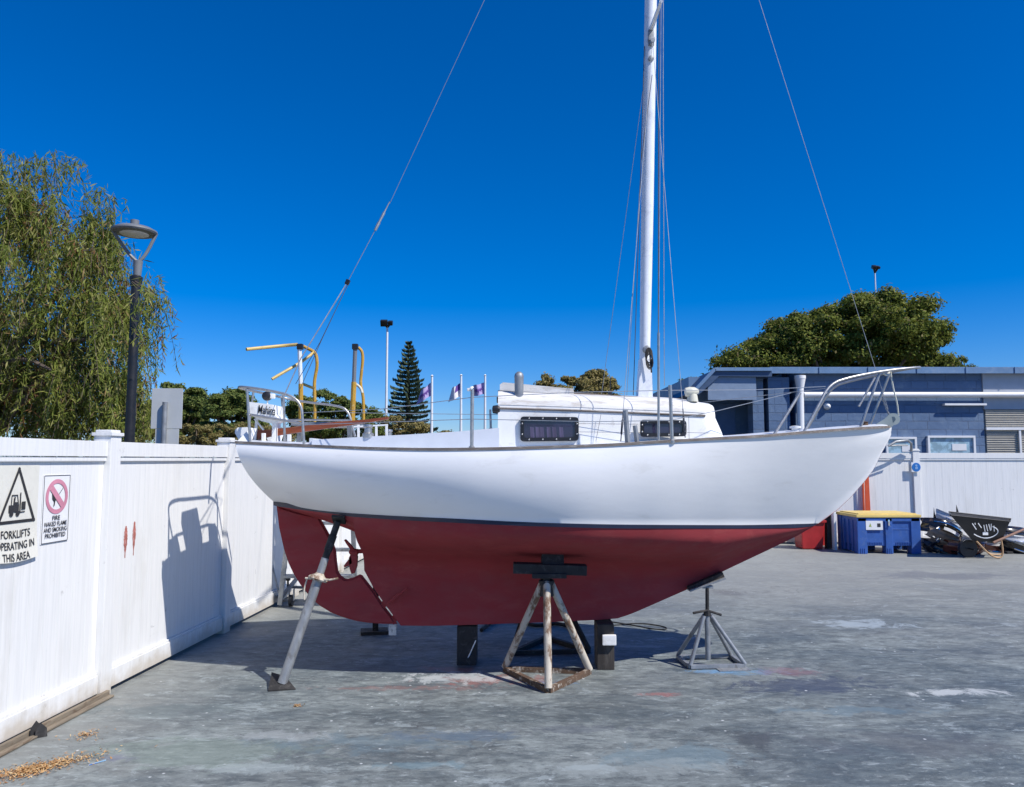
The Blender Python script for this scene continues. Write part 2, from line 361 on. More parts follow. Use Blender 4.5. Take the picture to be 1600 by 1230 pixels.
def text_mb(body, size, origin, ux, uy, mb=None, width=None, align='CENTER', depth=.001, mi=0, shear=0):
    cu = bpy.data.curves.new('txt', 'FONT'); cu.body = body; cu.size = 1; cu.align_x = align; cu.shear = shear; cu.offset = .012
    o = bpy.data.objects.new('txt', cu); COL.objects.link(o)
    dg = bpy.context.evaluated_depsgraph_get(); me = bpy.data.meshes.new_from_object(o.evaluated_get(dg))
    xs = [v.co.x for v in me.vertices]; w = (max(xs)-min(xs)) or 1
    sx = (width/w) if width else size
    ux = Vector(ux).normalized(); uy = Vector(uy).normalized(); nn = ux.cross(uy)
    mb = mb or MB()
    mb.add([Vector(origin)+ux*v.co.x*sx+uy*v.co.y*size*1.35+nn*depth for v in me.vertices], [tuple(p.vertices) for p in me.polygons], False, mi)
    bpy.data.objects.remove(o); bpy.data.curves.remove(cu); bpy.data.meshes.remove(me)
    return mb

# ------------------------------------------------------------------ ground
g = MB().add([(-600,-300,-.02),(600,-300,-.02),(600,900,-.02),(-600,900,-.02)], [(0,1,2,3)]).obj('ground', M['dirt']); struct(g)
FX0, FK = -3.276, .0586                 # the fence line: x = FX0 + FK*y
yard = MB(); rows = []
for y in (-25, 0, 6, 12, 15.62): rows.append([(FX0+FK*y-.02, y, 0), (2, y, 0), (12, y, 0), (45, y, 0)])
yard.grid(rows, False); struct(yard.obj('concrete_yard', M['concrete']))

# ------------------------------------------------------------------ sun and sky
LD = Vector((-.84, .54, 0)).normalized(); EL = rad(48)
ldir = Vector((LD.x*math.cos(EL), LD.y*math.cos(EL), -math.sin(EL)))
sun = bpy.data.lights.new('sun', 'SUN'); sun.energy = 4.6; sun.angle = rad(.5); sun.color = (1, .955, .89)
so = bpy.data.objects.new('sun', sun); COL.objects.link(so); so.rotation_euler = ldir.to_track_quat('-Z', 'Y').to_euler(); so.location = (10, -10, 20)
w = bpy.data.worlds.new('World'); scn.world = w; w.use_nodes = True; nt = w.node_tree
sky = nt.nodes.new('ShaderNodeTexSky'); sky.sky_type = 'NISHITA'; sky.sun_disc = False
sky.sun_elevation = EL; sky.sun_rotation = math.atan2(-LD.x, -LD.y); sky.air_density = 1.0; sky.dust_density = .1; sky.ozone_density = 2.0; sky.altitude = 0
hs = nt.nodes.new('ShaderNodeHueSaturation'); hs.inputs['Saturation'].default_value = 1.3
tn = nt.nodes.new('ShaderNodeMix'); tn.data_type = 'RGBA'; tn.blend_type = 'MULTIPLY'; tn.inputs[0].default_value = 1; tn.inputs[7].default_value = (.66,.83,1.24,1)
nt.links.new(sky.outputs[0], tn.inputs[6]); nt.links.new(tn.outputs[2], hs.inputs['Color']); nt.links.new(hs.outputs[0], nt.nodes['Background'].inputs[0])
nt.nodes['Background'].inputs[1].default_value = .088
scn.view_settings.view_transform = 'Standard'; scn.view_settings.look = 'None'; scn.view_settings.gamma = 1; scn.view_settings.exposure = .25

# ------------------------------------------------------------------ white fences
fn = Vector((1, -FK, 0)).normalized(); fu = Vector((FK, 1, 0)).normalized()
def LF(y, o, z): return Vector((FX0+FK*y, y, z))+fn*o
def fence(name, label, root_loc, posts, fr, ext0, ext1):
    """fr(s, o, z) -> world; posts: positions along s"""
    root = thing(name, label, 'fence', root_loc)
    ux = (fr(1,0,0)-fr(0,0,0)).normalized(); un = (fr(0,1,0)-fr(0,0,0)).normalized()
    rot = Matrix((ux, un, Vector((0,0,1)))).transposed()
    for s in posts:
        m = MB(); m.box(fr(s,0,.92), (.13,.13,1.84), rot, .004)
        m.box(fr(s,0,1.852), (.155,.155,.024), rot, .004); m.box(fr(s,0,1.874), (.12,.12,.02), rot, .008)
        part(m, 'post', M['vinyl'], root)
    ed = [ext0]+[p for p in posts if ext0 < p < ext1]+[ext1]
    for a, b in zip(ed, ed[1:]):
        a1 = a+(.066 if a in posts else 0); b1 = b-(.066 if b in posts else 0); L = b1-a1
        if L < .1: continue
        m = MB(); k = max(1, round(L/.15)); wd = L/k
        for i in range(k):
            m.box(fr(a1+wd*(i+.5), 0, .93), (wd-.0012, .034, 1.5), rot, .0015)
        m.box(fr((a1+b1)/2, 0, .93), (L, .02, 1.46), rot)
        part(m, 'panel', M['vinyl'], root)
        m = MB(); mid = fr((a1+b1)/2, 0, 0)
        m.box(mid+Vector((0,0,1.745)), (L, .09, .108), rot, .003); m.box(mid+Vector((0,0,1.672)), (L, .075, .03), rot, .006)
        part(m, 'rail', M['vinyl'], root)
        m = MB(); m.box(mid+Vector((0,0,.098)), (L, .09, .125), rot, .003); m.box(mid+Vector((0,0,.170)), (L, .07, .018), rot, .005)
        part(m, 'rail', M['vinyl'], root)
    return root
fence('white_fence', 'tall white vinyl fence receding on the left with warning signs on it', LF(5.73,0,0), [1.60,3.63,5.66,7.69,9.72,11.75,13.78], lambda s,o,z: LF(s,o,z), .2, 15.5)
YB = 15.62
fence('white_fence', 'white vinyl fence across the back of the yard behind the blue bin', (8.08,YB,0), [.88,3.28,5.68,8.08,10.48,12.88,15.28], lambda s,o,z: Vector((s, YB-o, z)), -2.33, 17.7)

def fence_y(px): return 3.276/((800-px)/F+FK)
# red marks, scuff strip
redm = paint('faint_red_paint', (.42,.13,.10), .7, .35, (.70,.60,.57), .9, 18)
for px, y0, y1, w_, lb in ((199,822,872,.05,'lower left of two upright red paint smears on the left white fence'),(212,815,868,.042,'upper right of two upright red paint smears on the left white fence')):
    m = MB(); Yp = fence_y(px+1); a = P(px, y0, Yp).z; b = P(px, y1, Yp).z; n = 22; L_ = []; R_ = []
    for k in range(n+1):
        t = k/n; ww = w_*.5*(.25+math.sin(math.pi*min(1,t*1.15+.05)))*R.uniform(.7,1.05) if t < .93 else w_*.12
        z = a+(b-a)*t; L_.append(LF(Yp-ww, .0185, z)); R_.append(LF(Yp+ww, .0185, z))
    m.add(L_+R_, [(k,k+1,n+2+k,n+1+k) for k in range(n)]); tag(m.obj('red_paint_mark', redm, None, LF(Yp,.02,b)), lb, 'paint mark', 'red paint marks on the fence')
m = MB(); rot = Matrix((fu, fn, Vector((0,0,1)))).transposed()
m.box(LF(4.7,.075,.022), (1.95,.025,.034), rot, .004); m.box(LF(4.72,.12,.010), (1.85,.04,.012), rot, .004)
tag(m.obj('timber_batten', M['woodstrip'], None, LF(4.7,.08,0)), 'dirty brown timber batten lying along the foot of the left fence', 'timber')

# forklift sign -----------------------------------------------------
def sign_frame(px0, px1, py_top, py_bot):
    y0, y1 = fence_y(px0), fence_y(px1); ym = (y0+y1)/2; pm = (px0+px1)/2
    return y0, y1, P(pm, py_top, fence_y(pm)).z, P(pm, py_bot, fence_y(pm)).z
y1 = fence_y(59.5); zt = P(30,727,fence_y(30)).z; zb = P(30,874,fence_y(30)).z; y0 = y1-.372; yc = (y0+y1)/2
S = thing('warning_sign', 'cream sign with a forklift in a black triangle reading FORKLIFTS OPERATING IN THIS AREA', 'sign', LF(yc,.02,zb))
def SQ(u, v, d=.0035):           # u, v in metres from the sign's top centre
    t = v/(zt-zb); i = max(0, min(1, (u+.186)/.372)); bow = .003+.020*max(0, (t-.55)/.45)**2
    return LF(yc+u, .021+bow+d, zt-v-.014*math.sin(math.pi*i)*t)
H = zt-zb
m = MB()
for d in (0, -.002): m.grid([[SQ(-.186+.372*i/12, H*j/12, d) for i in range(13)] for j in range(13)])
part(m, 'panel', M['signsheet'], S)
def strip(mb, pts, wd, d=.0035, closed=False):
    n = len(pts); seq = [(pts[i], pts[(i+1) % n]) for i in range(n if closed else n-1)]
    for (a, b) in seq:
        ax, ay = a; bx, by = b; L = math.hypot(bx-ax, by-ay); nx, ny = -(by-ay)/L*wd/2, (bx-ax)/L*wd/2
        ex, ey = (bx-ax)/L*wd/2, (by-ay)/L*wd/2
        mb.add([SQ(ax+nx-ex, ay+ny-ey, d), SQ(ax-nx-ex, ay-ny-ey, d), SQ(bx-nx+ex, by-ny+ey, d), SQ(bx+nx+ex, by+ny+ey, d)], [(0,1,2,3)])
m = MB(); strip(m, [(0,.022),(-.153,.335),(.153,.335)], .018, closed=True)
part(m, 'triangle', M['ink'], S)
m = MB()
def rectS(mb, x0, y0_, x1, y1_, d=.004): mb.add([SQ(x0,y0_,d), SQ(x1,y0_,d), SQ(x1,y1_,d), SQ(x0,y1_,d)], [(0,1,2,3)])
rectS(m,-.075,.232,.012,.275); rectS(m,-.03,.215,.0,.235,.0042); strip(m, [(-.055,.232),(-.052,.175),(-.005,.175),(.008,.232)], .006,.0044); strip(m, [(.022,.165),(.022,.277)], .009,.0046)
strip(m, [(.022,.275),(.062,.275)], .006,.0048); rectS(m,.034,.215,.068,.262,.005); strip(m, [(-.032,.222),(-.028,.19)], .012,.0052)
for cx in (-.052,.002): m.add([SQ(cx+.017*math.cos(a*math.pi/6), .282+.017*math.sin(a*math.pi/6), .0054) for a in range(12)], [tuple(range(12))])
part(m, 'forklift_symbol', M['ink'], S)
m = MB()
for k, t in enumerate(('FORKLIFTS','OPERATING IN','THIS AREA')):
    tm = text_mb(t, .047, (0,0,0), (1,0,0), (0,1,0), None, (.25,.325,.235)[k], depth=0)
    m.add([SQ(v.x-.008, .423+.066*k-v.y, .004) for v in tm.v], tm.f)
part(m, 'lettering', M['ink'], S)
# no smoking sign ---------------------------------------------------
ya, yb_, z1, z0 = sign_frame(67, 109, 742, 848); yc2 = (ya+yb_)/2; W2 = yb_-ya; H2 = z1-z0
S = thing('prohibition_sign', 'small white sign with a faded pink prohibition circle reading NAKED FLAME AND SMOKING PROHIBITED', 'sign', LF(yc2,.02,z0))
m = MB(); m.box(LF(yc2,.021,(z0+z1)/2), (W2,.004,H2), rot, .0015); part(m, 'panel', M['signwhite'], S)
def S2(u, v, d=.0045): return LF(yc2+u, .0205+d, z1-v)
m = MB()
for a0, b0 in (((-.5,.01),(.5,.01)),((-.5,.99),(.5,.99))):
    m.add([S2(a0[0]*W2*.95,a0[1]*H2-.002), S2(b0[0]*W2*.95,b0[1]*H2-.002), S2(b0[0]*W2*.95,b0[1]*H2+.002), S2(a0[0]*W2*.95,a0[1]*H2+.002)], [(0,1,2,3)])
for sx_ in (-.475,.475): m.add([S2(sx_*W2-.002,.01*H2), S2(sx_*W2+.002,.01*H2), S2(sx_*W2+.002,.99*H2), S2(sx_*W2-.002,.99*H2)], [(0,1,2,3)])
part(m, 'border', M['ink'], S)
m = MB(); rO = W2*.41; rI = W2*.31; cc = .32*H2; n = 32
m.add([S2(r*math.cos(2*math.pi*k/n), cc+r*math.sin(2*math.pi*k/n), .006) for k in range(n) for r in (rO, rI)], [(2*k, 2*k+1, (2*k+3) % (2*n), (2*k+2) % (2*n)) for k in range(n)])
d_ = .7*rI; e_ = .014; m.add([S2(-d_-e_, cc-d_+e_, .0075), S2(-d_+e_, cc-d_-e_, .0075), S2(d_+e_, cc+d_-e_, .0075), S2(d_-e_, cc+d_+e_, .0075)], [(0,1,2,3)])
part(m, 'prohibition_ring', M['pink'], S)
m = MB(); k_ = W2*.5
m.add([S2(x*k_, cc+y*k_, .0068) for x, y in ((-.38,-.35),(-.25,-.4),(-.12,-.15),(0,.1),(-.12,.22),(-.16,.42),(-.24,.48),(-.2,.25),(-.34,.1))], [tuple(range(9))])
for q in range(3): m.add([S2(x*k_, cc+y*k_, .0068) for x, y in ((.12+q*.1,-.1-q*.1),(.2+q*.1,-.2-q*.1),(.22+q*.1,-.17-q*.1),(.14+q*.1,-.07-q*.1))], [(0,1,2,3)])
part(m, 'match_symbol', M['ink'], S)
m = MB()
for k, (t, wd) in enumerate((('FIRE',.28),('NAKED FLAME',.82),('AND SMOKING',.85),('PROHIBITED',.75))):
    text_mb(t, .030, S2(0, H2*(.665+.085*k), .006), fu, (0,0,1), m, W2*wd)
part(m, 'lettering', M['ink'], S)

# ------------------------------------------------------------------ THE SAILBOAT
YC = 6.55
Sh = [(369,689),(475,696),(600,701),(680,702),(740,701.5),(934,696),(1045,689.5),(1123,685),(1180,682),(1255,676),(1367,668),(1393,667),(1410,666)]
Wt = [(432,784),(447,786),(470,793),(517,799.5),(614,806),(700,810),(850,817),(1000,820),(1150,820.5),(1277,818),(1300,817)]
Wb = [(432,791),(458,795),(517,802.5),(556,808),(700,816.5),(850,823),(1000,826),(1150,826),(1240,825),(1272,822),(1300,819)]
Kp = [(432,789),(498,810),(526,819),(545,826),(555,830),(565,837),(569.5,846),(570.6,890),(585,917),(602,941),(628,975),(680,974.5),(933,965),(963,963),(985,956),(1070,920),(1133,889),(1200,858),(1240,839),(1279,817),(1308,796),(1328,777),(1349,753),(1365,732),(1377,707),(1390,683),(1396,667)]
bS = [(-2.2,.46),(-1.98,.54),(-1.4,.74),(-.8,.88),(0,.97),(.8,.95),(1.5,.82),(2.1,.62),(2.6,.40),(2.95,.20),(3.12,.08),(3.2,.02)]
bW = [(-1.98,.05),(-1.7,.24),(-1.3,.47),(-.8,.68),(-.2,.85),(.4,.90),(1.0,.80),(1.6,.58),(2.1,.30),(2.4,.12),(2.57,.022),(3.3,.018)]
tK = [(-1.98,.028),(-1.2,.045),(-.6,.09),(.3,.11),(1.0,.08),(1.6,.05),(2.4,.025),(3.2,.015)]
bul = [(-1.98,.20),(-1.4,.15),(-.6,.08),(.4,.06),(1.4,.05),(2.3,.02),(3.2,0)]
gT = [(0,1),(.3,.95),(.6,.76),(.85,.46),(1.05,.20),(1.25,.07),(1.5,0)]
def smooth_tab(tab, w=.16, lo=-2.2, hi=3.2):
    xs_ = [lo+k*.02 for k in range(int((hi-lo)/.02)+1)]; ys_ = [interp(tab, x) for x in xs_]
    for _ in range(3):
        k = int(w/.02); o = []
        for i in range(len(ys_)):
            kk = min(k, i, len(ys_)-1-i); o.append(sum(ys_[i-kk:i+kk+1])/(2*kk+1))
        ys_ = o
    return list(zip(xs_, ys_))
bW = [(-1.98,.05),(-1.7,.24),(-1.3,.47),(-.8,.68),(-.2,.84),(.4,.88),(1.0,.76),(1.6,.50),(2.0,.275),(2.3,.13),(2.56,.022),(3.3,.018)]
bS, bul = smooth_tab(bS), smooth_tab(bul)
def zat(tab, X, Y, smooth=True):
    z = 1.2
    for _ in range(6):
        px, _p = proj((X, Y, z)); z = P(px, interp(tab, px, smooth), Y).z
    return z
XQ, XE = 2.15, 3.195
ST = sorted([(P(a,b,YC).z, P(a,b,YC).x) for a, b in Kp[-9:]])
def stemX(z): return interp(ST, z, False)
def secA(X, z):
    b, bw, bg = interp(bS, X), interp(bW, X), interp(bul, X); zs = zat(Sh, X, YC-b); zt_ = zat(Wt, X, YC-bw)
    v = max(0, min(1, (zs-z)/(zs-zt_))); return b*(1-v)+bw*v+bg*4*v*(1-v)*(1-.15*v)
bq0, bq1 = interp(bS, XQ), interp(bS, XQ-.06); pq = (bq1-bq0)/.06*(XE-XQ)/bq0
bS = [t for t in bS if t[0] <= XQ]+[(XQ+(XE-XQ)*k/60, max(.012, bq0*(1-k/60)**pq)) for k in range(1, 61)]
def bow(X, z):
    y0 = secA(XQ, z); y1 = secA(XQ-.06, z); L = stemX(z)-XQ; tk = .014
    if X >= XQ+L: return tk
    p = max(.8, min(1.8, (y1-y0)/.06*L/y0)); return max(tk, y0*((L-(X-XQ))/L)**p)
def station(X, off=0.0):
    b = interp(bS, X); bw = interp(bW, X); tk = interp(tK, X); bg = interp(bul, X)
    zs = zat(Sh, X, YC-b); zt_ = zat(Wt, X, YC-bw); zb_ = zat(Wb, X, YC-bw); zk = zat(Kp, X, YC, False)
    zb_ = min(zb_, zt_-.001)
    zt_ = max(zt_, zk); zb_ = max(zb_, zk)
    if zk > zs-.02: zk = zs-.02; zt_ = zb_ = zk
    D = zb_-zk; h = max(1e-4, min(.30, D/1.5)); S_ = []
    NA = 12
    for i in range(NA+1):
        v = i/NA; z = zs+(zt_-zs)*v
        S_.append((bow(X, z) if X > XQ and i else b*(1-v)+bw*v+bg*4*v*(1-v)*(1-.15*v), z))
    if X > XQ: bw = S_[-1][0]
    S_.append((bw, zb_))
    NB = 18
    for i in range(1, NB+1):
        d = D*(i/NB)**1.25 if D > .5 else D*i/NB
        S_.append((tk+(max(bw, tk)-tk)*interp(gT, d/h), zb_-d))
    return S_, zs, zt_, zb_, zk
def rakeX(X, z, zs, zt_):
    w_ = max(0, 1-(X+1.98)/.8)**2; v = max(0, min(1, (z-zt_)/(zs-zt_))); return X-.16*w_*v
xs = []
x = -1.98
KX = [P(px, py, YC).x for px, py in Kp[6:8]]
while x < 3.192:
    xs.append(x); x += .006 if x > 3.08 else .02 if (-1.35 < x < -.8 or x > 2.4 or x < -1.8) else .05
xs += [3.192, KX[0]-.001, KX[1]+.0005]; xs = sorted(xs)
stn = [(X,)+station(X) for X in xs]
BL = (0.4, YC, 0.0)
boat = thing('sailboat', 'white sailing boat with red keel and navy stripe, propped on stands in the yard', 'sailboat', BL)
hm = MB(); NS = len(stn[0][1])
rows = []
for X, S_, zs, zt_, zb_, zk in stn:
    rows.append([Vector((rakeX(X, z, zs, zt_), YC-y, z)) for y, z in S_]+[Vector((rakeX(X, z, zs, zt_), YC+y, z)) for y, z in reversed(S_)])
n = len(rows[0])
vs = [p for r in rows for p in r]; off = 0
o0 = len(hm.v); hm.v += vs
for i in range(len(rows)-1):
    for j in range(n-1):
        q = j if j < NS else n-2-j
        hm.f.append((i*n+j, i*n+j+1, (i+1)*n+j+1, (i+1)*n+j)); hm.sm.append(True); hm.mi.append(0 if q < 13 else 1)
hm.f.append(tuple(range(n))); hm.sm.append(False); hm.mi.append(0)
hm.f.append(tuple((len(rows)-1)*n+k for k in range(n))); hm.sm.append(False); hm.mi.append(0)
hull = part(hm, 'hull', [M['hullwhite'], M['red']], boat)
# boot stripe 3 mm proud
m = MB()
for sgn in (-1, 1):
    rr = []
    for X, S_, zs, zt_, zb_, zk in stn:
        if zt_-zb_ < .0005: continue
        y = S_[12][0]+.004
        rr.append([(rakeX(X, zt_, zs, zt_)-(.003 if X < -1.97 else 0), YC+sgn*y, zt_), (X, YC+sgn*y, (zt_+zb_)/2), (X, YC+sgn*(S_[13][0]+.004), zb_)])
    m.grid(rr)
    e = rr[0]; m.add([e[0], e[2], (e[2][0], YC, e[2][2]), (e[0][0], YC, e[0][2])], [(0,1,2,3)])
part(m, 'boot_stripe', M['navy'], boat)
# deck & toe rail
def sheer(X, s=-1, inset=0.0, up=0.0):
    b = interp(bS, X); zs = zat(Sh, X, YC-b); w_ = max(0, 1-(X+1.98)/.8)**2
    return Vector((X-.16*w_, YC+s*(b-inset), zs+up))
m = MB(); rr = []
for X in [q for q in xs if q < 3.15]:
    a = sheer(X); b = sheer(X, 1); rr.append([a.lerp(b, t)+Vector((0,0,.035*math.sin(math.pi*t)-.004)) for t in (0,.15,.3,.5,.7,.85,1)])
m.grid(rr); part(m, 'deck', M['grey_coaming'], boat)
for s in (-1, 1):
    m = MB(); rr = []
    for X in [q for q in xs if q < 3.17]:
        p = sheer(X, s); i_ = Vector((0, -s*.028, 0)); o_ = Vector((0, s*.010, 0)); u = Vector((0,0,.010))
        rr.append([p+o_-Vector((0,0,.010)), p+o_+u*.9, p+u, p+i_+u, p+i_-Vector((0,0,.01))])
    m.grid(rr, False); part(m, 'toe_rail', M['teak'], boat)
# rudder
def sheet(pts, Y, th, mb=None, mi=0):
    mb = mb or MB(); return mb.prism([P(a, b, Y)+Vector((0,-th/2,0)) for a, b in pts], (0, th, 0), mi)
RO = [(432.5,789.5),(436.6,824),(444,857),(451,879),(459,896),(469,912),(486,934),(500,946),(517,956.5),(533,963),(546,967),(560,970.5),(575,972.8),(598,974.5),(621,974.5),(613,963),(602,949),(584,922),(566,899),(562,897.5),(553,902),(544,904.5),(539,904),(533,899.5),(528.5,893),(526.5,877),(525,860),(519,843),(509,825),(499,807),(466,800)]
def foil_sheet(pts, Y, th, name, mat, parent):
    bm = bmesh.new(); vs = [bm.verts.new(P(a, b, Y)+Vector((0,-th/2,0))) for a, b in pts]; f = bm.faces.new(vs)
    ex = bmesh.ops.extrude_face_region(bm, geom=[f]); bmesh.ops.translate(bm, verts=[v for v in ex['geom'] if isinstance(v, bmesh.types.BMVert)], vec=(0,th,0))
    ed = [e for e in bm.edges if abs(e.verts[0].co.y-e.verts[1].co.y) < 1e-6]
    bmesh.ops.bevel(bm, geom=ed, offset=th*.33, segments=3, affect='EDGES')
    bm.verts.index_update(); mb = MB(); mb.add([v.co.copy() for v in bm.verts], [[v.index for v in q.verts] for q in bm.faces]); bm.free()
    return part(mb, name, mat, parent)
rud = foil_sheet(RO, YC, .05, 'rudder', M['red'], boat)
m = MB()
for (a, b) in (((596,941),(604,947)),((612,964),(620,970))): m.beam(P(*a,YC), P(*b,YC), .03, .075, .004)
part(m, 'gudgeon', M['red'], rud)
m = MB(); m.box(P(613.5,984,YC), (.062,.02,.088), None, .004); part(m, 'tag', paint('dirty_white_tag', (.6,.58,.55), .6, .2, (.08,.08,.08), .9, 40), boat)
m = MB(); m.tube([P(606,943,YC-.10), P(620,932,YC-.115), P(637,919,YC-.125)], [.011,.013,.009], 8); part(m, 'strake', M['red'], boat)
# propeller
pr = MB(); pr.tube([P(574,861,YC), P(548,862,YC)], .018, 12)
prp = part(pr, 'propeller', M['red'], boat)
hb = MB(); hb.lathe(P(545,862.5,YC), [(.005,0),(.022,.01),(.028,.04),(.026,.075),(.018,.08)], 16, (1,0,0)); part(hb, 'hub', M['red'], prp)
for pts in ([(549,862),(545,872),(546,888),(549,897),(553,896),(557,885),(558,870),(555,862)], [(550,862),(546,857),(541,850),(537.5,844),(539,843),(546,850),(554,860)], [(548,870),(540,880),(537,884),(538,887),(545,884),(550,880)]):
    m = MB(); m.prism([P(a,b,YC-.02) for a,b in pts], (0.004,.028,0)); part(m, 'blade', M['red'], prp)
# cabin --------------------------------------------------------------
YS = 6.02                        # near cabin side; far side mirrored about YC
ya_ = YC-YS
Xa = P(778,660,YS).x; Xf0 = P(1123,684,YS).x; Xf1 = P(1106,630,YS).x
trim = [(778,638),(900,641.5),(1000,645),(1115,649)]; rooft = [(778,611),(900,616),(1000,620),(1060,623),(1104,629)]
cb = MB(); rr = []
NX = 40; cabsec = []
for i in range(NX+1):
    t = i/NX; Xb = Xa+(Xf0-Xa)*t; Xt = Xa+(Xf1-Xa)*t
    ztrim = zat(trim, Xt, YS, True); ztop = zat(rooft, Xt, YS+.10, True); zbm = sheer(Xb).z-.03
    tp = 1-.16*max(0, t-.35)/.65; sec = [(YC-ya_*tp, zbm, Xb), (YC-ya_*tp+.004, (zbm+ztrim)/2, (Xb+Xt)/2), (YC-ya_*tp+.01, ztrim, Xt)]
    for k in range(1, 10):
        a = k/9*math.pi/2; yy = YC-(ya_*tp-.01)*(1-(1-math.cos(a))**1.0*0 - (1-math.cos(a))*.30) if k < 9 else YC-(ya_*tp)*.70
        sec.append((yy, ztrim+(ztop-ztrim)*math.sin(a), Xt))
    for k in (.45,.2,0): sec.append((YC-ya_*tp*k, ztop+.035*(1-k), Xt))
    full = sec+[(2*YC-y, z, X) for y, z, X in reversed(sec[:-1])]
    rr.append([Vector((X, y, z)) for y, z, X in full]); cabsec.append(rr[-1])
nn_ = len(rr[0])
rr.append([Vector((p.x+.10, YC+(p.y-YC)*.82, p.z-(.012 if k > 1 and k < nn_-2 else 0))) for k, p in enumerate(rr[-1])])
cb.grid(rr); cb.f.append(tuple(range(nn_))); cb.sm.append(False); cb.mi.append(0)
cb.f.append(tuple((len(rr)-1)*nn_+k for k in range(nn_))); cb.sm.append(False); cb.mi.append(0)
cabin = part(cb, 'cabin', M['white'], boat)
# rubbing strip along the cabin top edge
m = MB(); m.tube([r[2]+Vector((0,-.004,0)) for r in cabsec], .009, 6); part(m, 'trim_strip', M['teak'], cabin)
# canvas-worn roof panel
m = MB(); m.grid([[p+Vector((0,-.003 if k < 9 else 0,.003)) for k, p in enumerate(r[3:-3])] for r in cabsec]); part(m, 'roof', M['roofwhite'], cabin)
# planking seams on cabin side (thin wires of lifeline run in front too)
# windows
def cabwin(x0, x1, yt, yb):
    c = [P(x0,yt,YS-.006), P(x1,yt+1,YS-.006), P(x1,yb-1,YS-.006), P(x0,yb,YS-.006)]
    def ring(pts, r):
        out = []; n_ = len(pts)
        for i in range(n_):
            a, p, b = pts[i-1], pts[i], pts[(i+1) % n_]; da = (a-p).normalized()*r; db = (b-p).normalized()*r
            for k in range(6):
                t = k/5; out.append(p+da*(1-t)**2+db*t**2)
        return out
    def inset(pts, d):
        cc = sum(pts, Vector())/len(pts); return [Vector((p.x+(d if p.x < cc.x else -d), p.y, p.z+(d if p.z < cc.z else -d))) for p in pts]
    fr = MB(); A = ring(c, .03); B = ring(inset(c, .028), .02); n_ = len(A); D = Vector((0,-.016,0))
    fr.add(A+B+[p+D for p in A]+[p+D for p in B], [(2*n_+i, 2*n_+(i+1) % n_, 3*n_+(i+1) % n_, 3*n_+i) for i in range(n_)]+[(i, (i+1) % n_, 2*n_+(i+1) % n_, 2*n_+i) for i in range(n_)]+[(n_+i, 3*n_+i, 3*n_+(i+1) % n_, n_+(i+1) % n_) for i in range(n_)])
    w_ = part(fr, 'window', M['black'], cabin)
    g_ = MB(); g_.add([p+Vector((0,-.004,0)) for p in B], [tuple(range(n_))]); part(g_, 'pane', M['winglass'], w_)
    mid = inset(c, .014)
    for i in range(4):
        a, b = mid[i], mid[(i+1) % 4]; q = 4 if i % 2 == 0 else 2
        for k in range(q):
            bt = MB(); bt.lathe(a.lerp(b, (k+.5)/q)+Vector((0,-.016,0)), [(.006,0),(.006,.002),(.003,.004)], 8, (0,-1,0)); part(bt, 'bolt', M['steel'], w_)
    return w_, B
w1, B1 = cabwin(813,904,651,690)
cv = MB(); b0 = B1[0]; 
for k in range(6):
    x_ = P(826+k*9+R.uniform(-2,3),670,YS).x; cv.add([Vector((x_,YS-.0115,P(830,667,YS).z)), Vector((x_+.03,YS-.0115,P(830,668,YS).z)), Vector((x_+.036,YS-.0115,P(830,684,YS).z)), Vector((x_+.004,YS-.0115,P(830,686,YS).z))], [(0,1,2,3)])
part(cv, 'curtain', M['curtain'], w1)
cabwin(1000,1072,656,683)
# hatch, slide rail, stove pipe, cowl vent
def prismY(pts, Y0, Y1, mb=None):
    mb = mb or MB(); return mb.prism([P(a,b,Y0) for a,b in pts], (0, Y1-Y0, 0))
ht = MB(); hp = [(781,601),(786,597.5),(896,607.5),(897,617),(781,611)]
ht.prism([P(a,b,6.2) for a,b in hp], (0,.7,0)); hatch = part(ht, 'sliding_hatch', M['roofwhite'], cabin)
m = MB(); m.prism([P(a,b,6.19) for a,b in [(778,610),(897,616.5),(897,618.5),(778,612.5)]], (0,.72,0)); part(m, 'hatch_edge', M['darkwire'], hatch)
m = MB(); m.prism([P(a,b,6.22) for a,b in [(897,613),(996,620),(996,623.5),(897,618)]], (0,.05,0)); m.prism([P(a,b,6.22)+Vector((0,.62,0)) for a,b in [(897,613),(996,620),(996,623.5),(897,618)]], (0,.05,0)); part(m, 'hatch_rail', M['teak'], cabin)
m = MB(); a = P(811,619,6.1); b = P(811,591,6.1); m.lathe(a, [(.036,-.03),(.035,0),(.036,(b-a).z),(.038,(b-a).z+.01),(.032,(b-a).z+.035),(.015,(b-a).z+.05),(.002,(b-a).z+.053)], 20); part(m, 'stove_pipe', M['galv'], cabin)
m = MB(); a = P(1082,624,6.2)
m.lathe(a, [(.045,-.02),(.04,.02),(.033,.05),(.03,.06)], 18); m.lathe(a+Vector((.0,0,.06)), [(.02,-.06),(.036,-.055),(.042,-.02),(.036,.02),(.015,.05)], 18, (1,0,.1)); part(m, 'cowl_vent', M['cream'], cabin)
m = MB(); m.lathe(P(777,640,6.05), [(.005,-.02),(.03,-.02),(.035,.0),(.03,.035),(.01,.04)], 14, (-1,0,0)); m.box(P(779,625,6.3), (.03,.05,.05), None, .008); part(m, 'lamp', M['black'], cabin)
